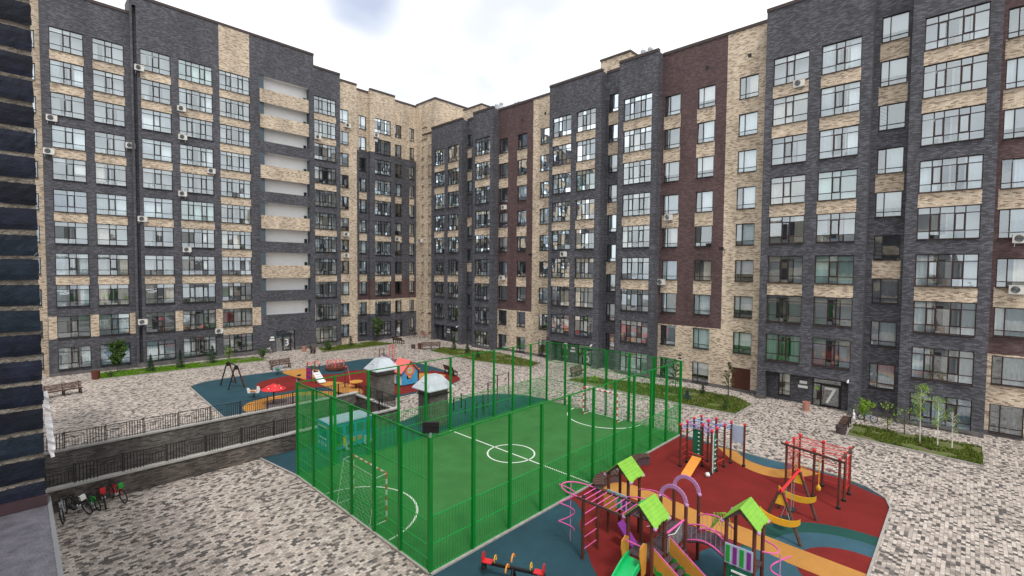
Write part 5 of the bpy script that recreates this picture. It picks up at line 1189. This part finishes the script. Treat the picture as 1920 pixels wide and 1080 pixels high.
b = MB(); b.box(24.55, 24.59, 9.75, 10.2, .3, 1.95, DGRN)
for i in range(7): b.box(24.51, 24.55, 9.85, 9.93, .4+.22*i, .45+.22*i, WHITE)
part(C1, b, 'climbing_board')
b = MB(); b.prism([(22.75, .06), (24.0, .62), (24.0, .56), (22.75, .0)], 'y', 9.75, 10.2, ORANGE) if False else b.box(0, 1, 0, 1, 0, .03, ORANGE, Matrix(((1.35, 0, 0, 22.75), (0, .48, 0, 9.55), (.55, 0, 1, .05), (0, 0, 0, 1)))); part(C1, b, 'ramp_board')
b = MB(); tl(b, ((24.1, 9.4), (24.3, 10.3)), .7, REDP); tl(b, ((24.1, 9.4), (24.3, 10.3)), .5, REDP); tl(b, ((25.35, 8.87), (24.0, 9.0)), .45, REDP); part(C1, b, 'rail')
b = MB(); b.box(26.08, 26.11, 8.2, 8.78, 1.2, 2.1, PALEBL); b.box(26.07, 26.12, 8.16, 8.2, 1.2, 2.1, WHITE); part(C1, b, 'board'); posts(C1, [(26.1, 8.15)])
b = MB()
for i in range(5): z = .4+.35*i; tl(b, (P1[0], P1[1]), z, REDP, .014)
part(C1, b, 'rung')
r_ = empty('ball', (23.5, 9.0, .13), 'black and white ball lying by the green climbing board', 'ball'); b = MB(); b.ball((0, 0, 0), .12, WHITE, 8)
for a_, e_ in ((0, 20), (72, -20), (144, 20), (216, -20), (288, 20), (180, 60), (40, 70)): p = Vector((math.cos(R(a_))*math.cos(R(e_)), math.sin(R(a_))*math.cos(R(e_)), math.sin(R(e_))))*.095; b.ball(p, .035, BLACK, 4)
b.build('shell', r_)

# ================================================================== RED CLIMBING FRAME
C2 = empty('climbing_frame', (25.5, 4.8, 0), 'climbing frame with red joints, net, rings and rope between brown posts', 'climbing frame', 'post climbing frames on the red rubber')
P2 = [(24.9, 5.9), (25.8, 5.82), (26.6, 5.74), (24.75, 4.75), (26.3, 4.7), (24.3, 3.72), (25.3, 3.68), (26.2, 3.63)]
posts(C2, P2, 2.15)
b = MB()
for p, q in ((0, 1), (1, 2), (2, 4), (4, 7), (7, 6), (6, 5), (5, 3), (3, 0)):
    for z in (2.1, 1.9): tl(b, (P2[p], P2[q]), z, REDP if z > 2 else SALMON, .02)
for i in range(1, 6): t = i/6; x_ = 24.9+1.7*t; tl(b, ((x_, 5.8), (x_-.4, 3.7)), 2.1, SALMON, .012)
part(C2, b, 'rail')
b = MB(); b.bar((24.9, 6.15, 2.1), (24.2, 3.5, 2.1), .05, .09, WOOD); b.bar((24.15, 3.72, 2.17), (26.6, 3.55, 2.17), .05, .09, WOOD); part(C2, b, 'beam')
for p, q, n in ((P2[0], P2[1], 6), (P2[1], P2[2], 6), (P2[6], P2[7], 6)):
    b = MB()
    for i in range(n+1): t = i/n; x_, y_ = p[0]+(q[0]-p[0])*t, p[1]+(q[1]-p[1])*t; b.tube([(x_, y_, .4), (x_, y_, 1.9)], .009, REDP, 4)
    for i in range(6): z = .5+.28*i; tl(b, (p, q), z, REDP, .009)
    part(C2, b, 'net')
b = MB(); tl(b, (P2[2], P2[4]), .6, REDP); tl(b, (P2[2], P2[4]), 1.2, REDP); part(C2, b, 'rung'); b = MB()
for i in range(6): z = .35+.27*i; tl(b, (P2[7], P2[4]), z, REDP, .016)
part(C2, b, 'rung')
b = MB(); b.tube([(25.0, 4.6, 2.1), (25.0, 4.6, .5)], .02, YELLOW, 6); b.lathe((25.0, 4.6, .28), [(.03, 0), (.09, .05), (.1, .15), (.05, .26), (.02, .3)], YELLOW, 10); part(C2, b, 'rope')
b = MB(); b.tube([(24.9, 5.2, 2.05), (24.9, 5.2, 1.3)], .01, YELLOW, 4); b.tube([(24.9, 5.5, 2.05), (24.9, 5.5, 1.3)], .01, YELLOW, 4)
for y_ in (5.2, 5.5): b.tube([(24.9, y_+.08*math.cos(R(t)), 1.22+.08*math.sin(R(t))) for t in range(0, 360, 40)], .012, YELLOW, 5, True)
part(C2, b, 'ring')

# ================================================================== TWO-BAY SWING
SW = empty('swing', (21.2, 4.88, 0), 'swing with red beam, yellow crescents and a round basket seat', 'swing')
for x_ in (19.95, 22.5):
    for s_ in (-1, 1): b = MB(); b.tube([(x_, 4.88+s_*.72, 0), (x_, 4.88+s_*.07, 1.85)], .06, WOOD, 8); part(SW, b, 'leg')
    b = MB(); b.tube([(x_, 4.88-.27, 1.3), (x_, 4.88-.12, 1.75), (x_, 4.88, 1.95), (x_, 4.88+.12, 1.75), (x_, 4.88+.27, 1.3)], .05, REDP, 8); b.prism([(4.88-.2, 1.35), (4.88+.2, 1.35), (4.88+.08, 1.72), (4.88-.08, 1.72)], 'x', x_-.015, x_+.015, YELLOW); part(SW, b, 'head_plate')
    b = MB(); A = [(4.88+1.15*math.sin(R(a_))*.62, .95-.36*math.cos(R(a_))) for a_ in range(-75, 76, 15)]; Bq = [(4.88+1.15*math.sin(R(a_))*.62, 1.14-.30*math.cos(R(a_))) for a_ in range(-75, 76, 15)][::-1]; b.prism(A+Bq, 'x', x_-.09, x_-.05, YELLOW); part(SW, b, 'crescent')
b = MB(); b.tube([(19.95, 4.88, 1.85), (22.5, 4.88, 1.85)], .055, REDP, 10); part(SW, b, 'crossbar')
b = MB(); b.lathe((20.75, 4.88, .45), [(.1, -.05), (.2, .0), (.22, .08), (.16, .1), (.05, .02)], RUBBER, 14)
for a_ in (0, 120, 240): b.tube([(20.75+.18*math.cos(R(a_)), 4.88+.18*math.sin(R(a_)), .52), (20.75, 4.88, 1.1), (20.75, 4.88, 1.85)], .01, METAL, 4)
part(SW, b, 'basket_seat')
b = MB(); b.box(21.5, 21.9, 4.75, 5.0, .5, .54, RUBBER)
for x_ in (21.52, 21.88): b.tube([(x_, 4.88, .52), (x_, 4.88, 1.85)], .01, METAL, 4)
part(SW, b, 'seat')

# ================================================================== BICYCLES
def wheel_mb(r=.3):
    b = MB(); b.tube([(r*math.cos(t), 0, r+r*math.sin(t)) for t in [i*math.pi/10 for i in range(20)]], .024, RUBBER, 6, True)
    for i in range(8): a_ = i*math.pi/4; b.tube([(0, 0, r), (r*math.cos(a_), 0, r+r*math.sin(a_))], .005, METAL, 3, cap=False)
    return b
WH = {s_: wheel_mb(s_).mesh('wheel') for s_ in (.3, .22)}
def bicycle(x, y, rz, lean, m, label, r=.3, grp='bicycles leaning on the ramp wall', extra=None, z=0.0):
    k_ = 0; r_ = empty('bicycle', (x, y, z), label, 'bicycle', grp); r_.rotation_euler = (R(lean), 0, R(rz)); k = r/.3
    for s_ in (-.5, .5): link('wheel', WH[r], r_, (s_*k, 0, .02))
    b = MB(); T = lambda pts, q=.018, mm=m: b.tube([(p[0]*k, p[1], p[2]*k) for p in pts], q, mm, 6)
    T([(-.5, 0, .32), (-.05, 0, .3), (-.2, 0, .78), (-.5, 0, .32)], .022); T([(-.05, 0, .3), (.36, 0, .72), (-.17, 0, .7)], .034); T([(.5, 0, .32), (.34, 0, .86)]); b.build('frame', r_)
    b = MB(); b.tube([(.34*k, 0, .86*k), (.36*k, 0, .92*k)], .018, BLACK, 6); b.tube([(.28*k, -.27, .95*k), (.37*k, -.1, .92*k), (.37*k, .1, .92*k), (.28*k, .27, .95*k)], .016, BLACK, 6); b.build('handlebar', r_)
    b = MB(); b.box(-.34*k, -.1*k, -.06, .06, .8*k, .84*k, BLACK); b.build('saddle', r_)
    if extra: b = MB(); b.box(.38*k, .5*k, -.09, .09, .7*k, .9*k, extra); b.build('basket', r_)
    b = MB(); b.tube([(-.05*k, -.06, .3*k), (-.05*k, .06, .3*k)], .07, METAL, 8); b.build('crank', r_)
bicycle(1.25, 26.0, -98, 10, METAL, 'grey bicycle with white front wheel rim, nearest the window sill'); bicycle(1.75, 26.2, -66, 14, BLACK, 'black and white bicycle second from the left by the ramp wall', extra=WHITE)
bicycle(2.15, 26.25, -72, 9, GRN, 'green children\'s bicycle in the middle of the row', .22); bicycle(2.5, 26.3, -92, 6, REDP, 'pink-red children\'s bicycle with white grips', .3, extra=REDP); bicycle(2.95, 26.38, -72, 8, REDP, 'orange-red bicycle with a green bag, last in the row', extra=GRN)
bicycle(20.3, 58.9, 15, 6, WHITE, 'white bicycle to the left of door 3', grp=None)
for i, (x_, y_, rz_) in enumerate(((40.2, 58.9, 10), (40.7, 58.5, 35), (41.2, 58.1, 55), (41.4, 57.3, 75))): bicycle(x_, y_, rz_, 5, (BROWN, BLACK, BLUEP, REDP)[i], ('brown bicycle nearest door 4', 'black bicycle parked in the inner corner', 'blue bicycle in the inner corner cluster', 'red bicycle at the right end of the corner cluster')[i], grp='bicycles in the inner corner')
bicycle(40.2, 4.7, 80, 8, BLUEP, 'dark blue bicycle under the bush by entrance 7', .22, grp=None)
r_ = empty('toy_rabbit', (38.2, 5.2, .93), 'small white toy standing on the bench back by entrance 7', 'toy'); b = MB(); b.lathe((0, 0, -.5), [(.07, 0), (.11, .1), (.08, .3), (.1, .36), (.07, .45), (.02, .5)], WHITE, 10); b.tube([(-.04, 0, .0), (-.06, 0, .2)], .022, WHITE, 5); b.tube([(.04, 0, .0), (.06, 0, .2)], .022, WHITE, 5); b.build('figure', r_)

# ================================================================== GRASS BEDS AND PLANTS
def leaf_cloud(b, pts_fn, n, size, m, r, flatn=False):
    for _ in range(n):
        c = pts_fn(r); a = Vector((r.gauss(0, 1), r.gauss(0, 1), r.gauss(0, 1))).normalized(); t = a.cross(Vector((r.gauss(0, 1), r.gauss(0, 1), r.gauss(0, 1)))).normalized(); s_ = size*r.uniform(.6, 1.3)
        b.poly([c-a*s_, c+t*s_*.55, c+a*s_, c-t*s_*.55], m)
def bed(name, poly, label_seed, tufts, m, tall=.16):
    poly_s = poly; r = random.Random(label_seed)
    g_ = flat(name, poly_s, .03, SOIL if False else GRASSBED); kerb('bed_kerb', poly_s, True, .08, .09)
    xs = [p[0] for p in poly]; ys = [p[1] for p in poly]
    def inside(x, y):
        c = False; j = len(poly)-1
        for i in range(len(poly)):
            if (poly[i][1] > y) != (poly[j][1] > y) and x < (poly[j][0]-poly[i][0])*(y-poly[i][1])/(poly[j][1]-poly[i][1])+poly[i][0]: c = not c
            j = i
        return c
    b = MB(); k = 0; holes = [(r.uniform(min(xs), max(xs)), r.uniform(min(ys), max(ys)), r.uniform(.25, .75)) for _ in range(16)]
    while k < tufts:
        x, y = r.uniform(min(xs), max(xs)), r.uniform(min(ys), max(ys)); k += 1
        if not inside(x, y) or any((x-h_[0])**2+(y-h_[1])**2 < h_[2]**2 for h_ in holes): continue
        for _ in range(3):
            a_ = r.uniform(0, 6.3); h_ = tall*r.uniform(.4, 1.2); w_ = .035; dx, dy = math.cos(a_)*w_, math.sin(a_)*w_; lx, ly = r.uniform(-.07, .07), r.uniform(-.07, .07)
            b.poly([(x-dx, y-dy, .02), (x+dx, y+dy, .02), (x+lx+dx*.3, y+ly+dy*.3, h_), (x+lx-dx*.3, y+ly-dy*.3, h_*.95)], m)
    tag(b.build('grass'), kind='stuff')
def grassbed():
    m, t, b, o = newmat('grass_ground'); c = N(t, 'ShaderNodeTexCoord'); n = N(t, 'ShaderNodeTexNoise', Scale=0.9, Detail=8.0, Roughness=0.7); t.links.new(c.outputs['Object'], n.inputs['Vector'])
    q = N(t, 'ShaderNodeValToRGB'); e = q.color_ramp.elements; e.new(.5); e[0].position = .38; e[0].color = (0.14, 0.105, 0.075, 1); e[1].position = .47; e[1].color = (0.12, 0.13, 0.04, 1); e[2].position = .62; e[2].color = (0.07, 0.12, 0.02, 1)
    t.links.new(n.outputs[0], q.inputs[0]); t.links.new(q.outputs[0], b.inputs['Base Color']); b.inputs['Roughness'].default_value = .95; return m
GRASSBED = grassbed()
bed('grass_bed', [(35.55, 5.2), (35.1, -.9), (38.85, -.9), (38.55, 5.2)], 1, 3800, GRASSL); bed('grass_bed', [(34.8, 26.3), (34.9, 15.5), (35.1, 11.6), (38.6, 11.55), (40.0, 13.1), (40.0, 17.5), (37.2, 26.4)], 2, 6500, GRASSL)
bed('grass_bed', [(35.2, 47.6), (34.9, 39.0), (36.6, 32.3), (39.2, 33.1), (40.6, 41.0), (38.0, 48.6)], 3, 5500, GRASSL); bed('grass_bed', [(5.2, 55.7), (18.9, 54.7), (18.6, 58.2), (5.4, 58.9)], 4, 5200, GRASSB, .13); bed('grass_bed', [(25.4, 55.3), (35.3, 55.0), (34.4, 59.0), (26.4, 59.0)], 5, 4200, GRASSL)

def conifer(x, y, h, label, m=SPRUCE, wid=.55, seed=0, dens=1.3):
    r = random.Random(seed); r_ = empty('spruce', (x, y, 0), label, 'tree', 'young conifers in the grass beds'); b = MB(); b.tube([(0, 0, 0), (0, 0, h)], [.035, .008], BARK, 6); b.build('trunk', r_)
    b = MB(); lay = int(h*9)
    for i in range(lay):
        z = h*(.07+.9*i/lay); rad = wid*(1-(i/lay)**1.1)*r.uniform(.8, 1.1)+.03
        for k in range(8):
            a_ = r.uniform(0, 6.3); L = rad*r.uniform(.7, 1.1); e = Vector((L*math.cos(a_), L*math.sin(a_), z-.05-L*.15)); s_ = Vector((0, 0, z))
            for j in range(int(9*dens)):
                t = r.uniform(.25, 1); p = s_.lerp(e, t); w = .085*(1.2-t*.5); d_ = Vector((r.gauss(0, 1), r.gauss(0, 1), r.gauss(0, .5))).normalized()*w; q = (e-s_).normalized().cross(d_).normalized()*w*.3; b.poly([p-d_, p+q, p+d_, p-q], m)
    b.build('crown', r_)
conifer(9.0, 56.7, 1.8, 'spruce second from the left in the left grass bed', seed=1); conifer(11.4, 56.7, 2.0, 'spruce in the middle of the left grass bed', seed=2); conifer(14.4, 57.5, 2.0, 'fullest dark spruce of the left grass bed', seed=3, wid=.8)
conifer(36.5, 15.7, .95, 'small blue spruce just right of the fence corner', BLUESP, .42, 4, 1.3); conifer(39.0, 15.5, .95, 'low green spruce close to the wall of section 6', seed=5, wid=.38)
conifer(30.1, 57.6, 1.5, 'dark spruce in the middle grass bed by the sand wall', seed=6); conifer(38.0, 46.3, 1.8, 'spruce at the start of the far right grass bed', seed=7); conifer(37.6, 43.3, 1.45, 'spruce in the middle of the far right grass bed', seed=8); conifer(36.4, 40.1, 1.0, 'low spruce near the fence post in the far right bed', seed=9)
def pine(x, y, h, label, seed, m=PINEL):
    r = random.Random(seed); r_ = empty('pine_tree', (x, y, 0), label, 'tree', 'slender young pines'); b = MB(); b.tube([(0, 0, 0), (.05, .02, h*.45), (-.03, 0, h)], [.05, .035, .01], BARK, 6)
    tips = []
    for i in range(34):
        z = h*(.34+.66*i/34); a_ = r.uniform(0, 6.3); L = (.62 if z < h*.6 else .62*(1.05-(z/h-.6)*2.1))*r.uniform(.5, 1.1); e = Vector((L*math.cos(a_), L*math.sin(a_), z+L*.35)); b.tube([(0, 0, z), tuple(e)], [.012, .004], BARK, 4, cap=False); tips.append((Vector((0, 0, z)), e))
    b.build('trunk', r_); b = MB()
    for s_, e in tips:
        for j in range(60):
            p = s_.lerp(e, r.uniform(.4, 1.08)); d_ = Vector((r.gauss(0, 1), r.gauss(0, 1), r.gauss(.4, .8))).normalized()*.1; q = d_.cross(Vector((0, 0, 1))).normalized()*.018; b.poly([p-q, p+q, p+d_+q*.3, p+d_-q*.3], m)
    b.build('crown', r_)
pine(38.5, 13.3, 3.05, 'slender pine in front of the brown roller shutter', 11); pine(37.4, 17.1, 2.9, 'slender pine seen through the right fence corner', 12, SPRUCE)
def broadleaf(x, y, h, label, seed, m, cw, base, n=900, bark=BARK, name='young_tree', grp=None, ls=.06, cat='tree'):
    r = random.Random(seed); r_ = empty(name, (x, y, 0), label, cat, grp); b = MB(); b.tube([(0, 0, 0), (.03, .02, h*.4), (0, .04, h*.95)], [.035, .025, .006], bark, 6); L_ = []
    for i in range(22):
        z = h*(base+(1-base)*i/22*.95); a_ = r.uniform(0, 6.3); L = cw*math.sin(math.pi*min(1, .18+.8*(z/h-base)/(1-base)))*r.uniform(.5, 1.1); e = Vector((L*math.cos(a_), L*math.sin(a_), z+L*.8)); b.tube([(0, 0, z), tuple(e)], [.009, .003], bark, 4, cap=False); L_.append((Vector((0, 0, z)), e))
    b.build('trunk', r_); b = MB()
    def pt(r):
        s_, e = r.choice(L_); p = s_.lerp(e, r.uniform(.3, 1.15)); return p+Vector((r.gauss(0, .07), r.gauss(0, .07), r.gauss(0, .07)))
    leaf_cloud(b, pt, n, ls, m, r); b.build('crown', r_)
broadleaf(6.7, 58.4, 3.0, 'bushy green young tree in front of the second ground-floor window', 21, LEAFD, .8, .25, 3600, ls=.1); broadleaf(34.4, 58.6, 3.2, 'young tree with loose crown in front of the corner bay', 22, LEAFD, .85, .3, 2000, ls=.08)
for x_, y_, h_, lab, sd_, n_ in ((37.4, 1.8, 3.6, 'leftmost and tallest of the three birches', 31, 650), (37.2, 1.0, 3.0, 'middle birch of the three', 32, 430), (37.5, .38, 2.2, 'rightmost, thinly leaved birch of the three', 33, 80)):
    broadleaf(x_, y_, h_, lab, sd_, LEAFL, .5, .38, n_, BIRCHB, 'birch_tree', 'birches in the grass bed by entrance 7', .05)
broadleaf(38.1, 3.4, 1.9, 'almost bare sapling left of the birches', 41, LEAFL, .7, .15, 110, name='sapling'); broadleaf(38.6, 2.6, 1.7, 'bare twiggy sapling between the bush and the birches', 42, LEAFL, .6, .15, 60, name='sapling'); broadleaf(40.3, 4.9, 1.25, 'round green bush over the blue bicycle', 43, LEAFL, .6, .2, 900, name='bush', cat='bush')
broadleaf(35.8, 12.5, .75, 'tiny shrub at the front corner of the bed by the pine', 44, LEAFD, .2, .2, 160, name='shrub', cat='shrub'); broadleaf(19.0, 56.6, .9, 'rounded shrub at the right end of the left grass bed', 45, LEAFD, .7, .08, 900, name='shrub', cat='shrub'); broadleaf(26.6, 56.6, .8, 'rounded shrub at the left end of the middle grass bed', 46, LEAFD, .7, .08, 800, name='shrub', cat='shrub'); broadleaf(16.2, 58.3, 1.3, 'light yellow-green shrub before the fifth window column', 47, LEAFL, .5, .1, 260, name='shrub', cat='shrub')
broadleaf(5.9, 56.4, .35, 'flat clump of shrubs low in the left bed', 48, LEAFD, .5, .05, 200, name='shrub', cat='shrub'); broadleaf(36.0, 24.0, .6, 'low shrub in the bed in front of entrance 6', 49, LEAFL, .4, .05, 260, name='shrub', cat='shrub')

bin_(35.9, 5.5, PLANKD, 'dark square-looking bin at the near end of the bench by entrance 7', .5, .3); bin_(34.9, 50.6, PLANKD, 'dark bin at the corner end of the far bench', .5, .28)
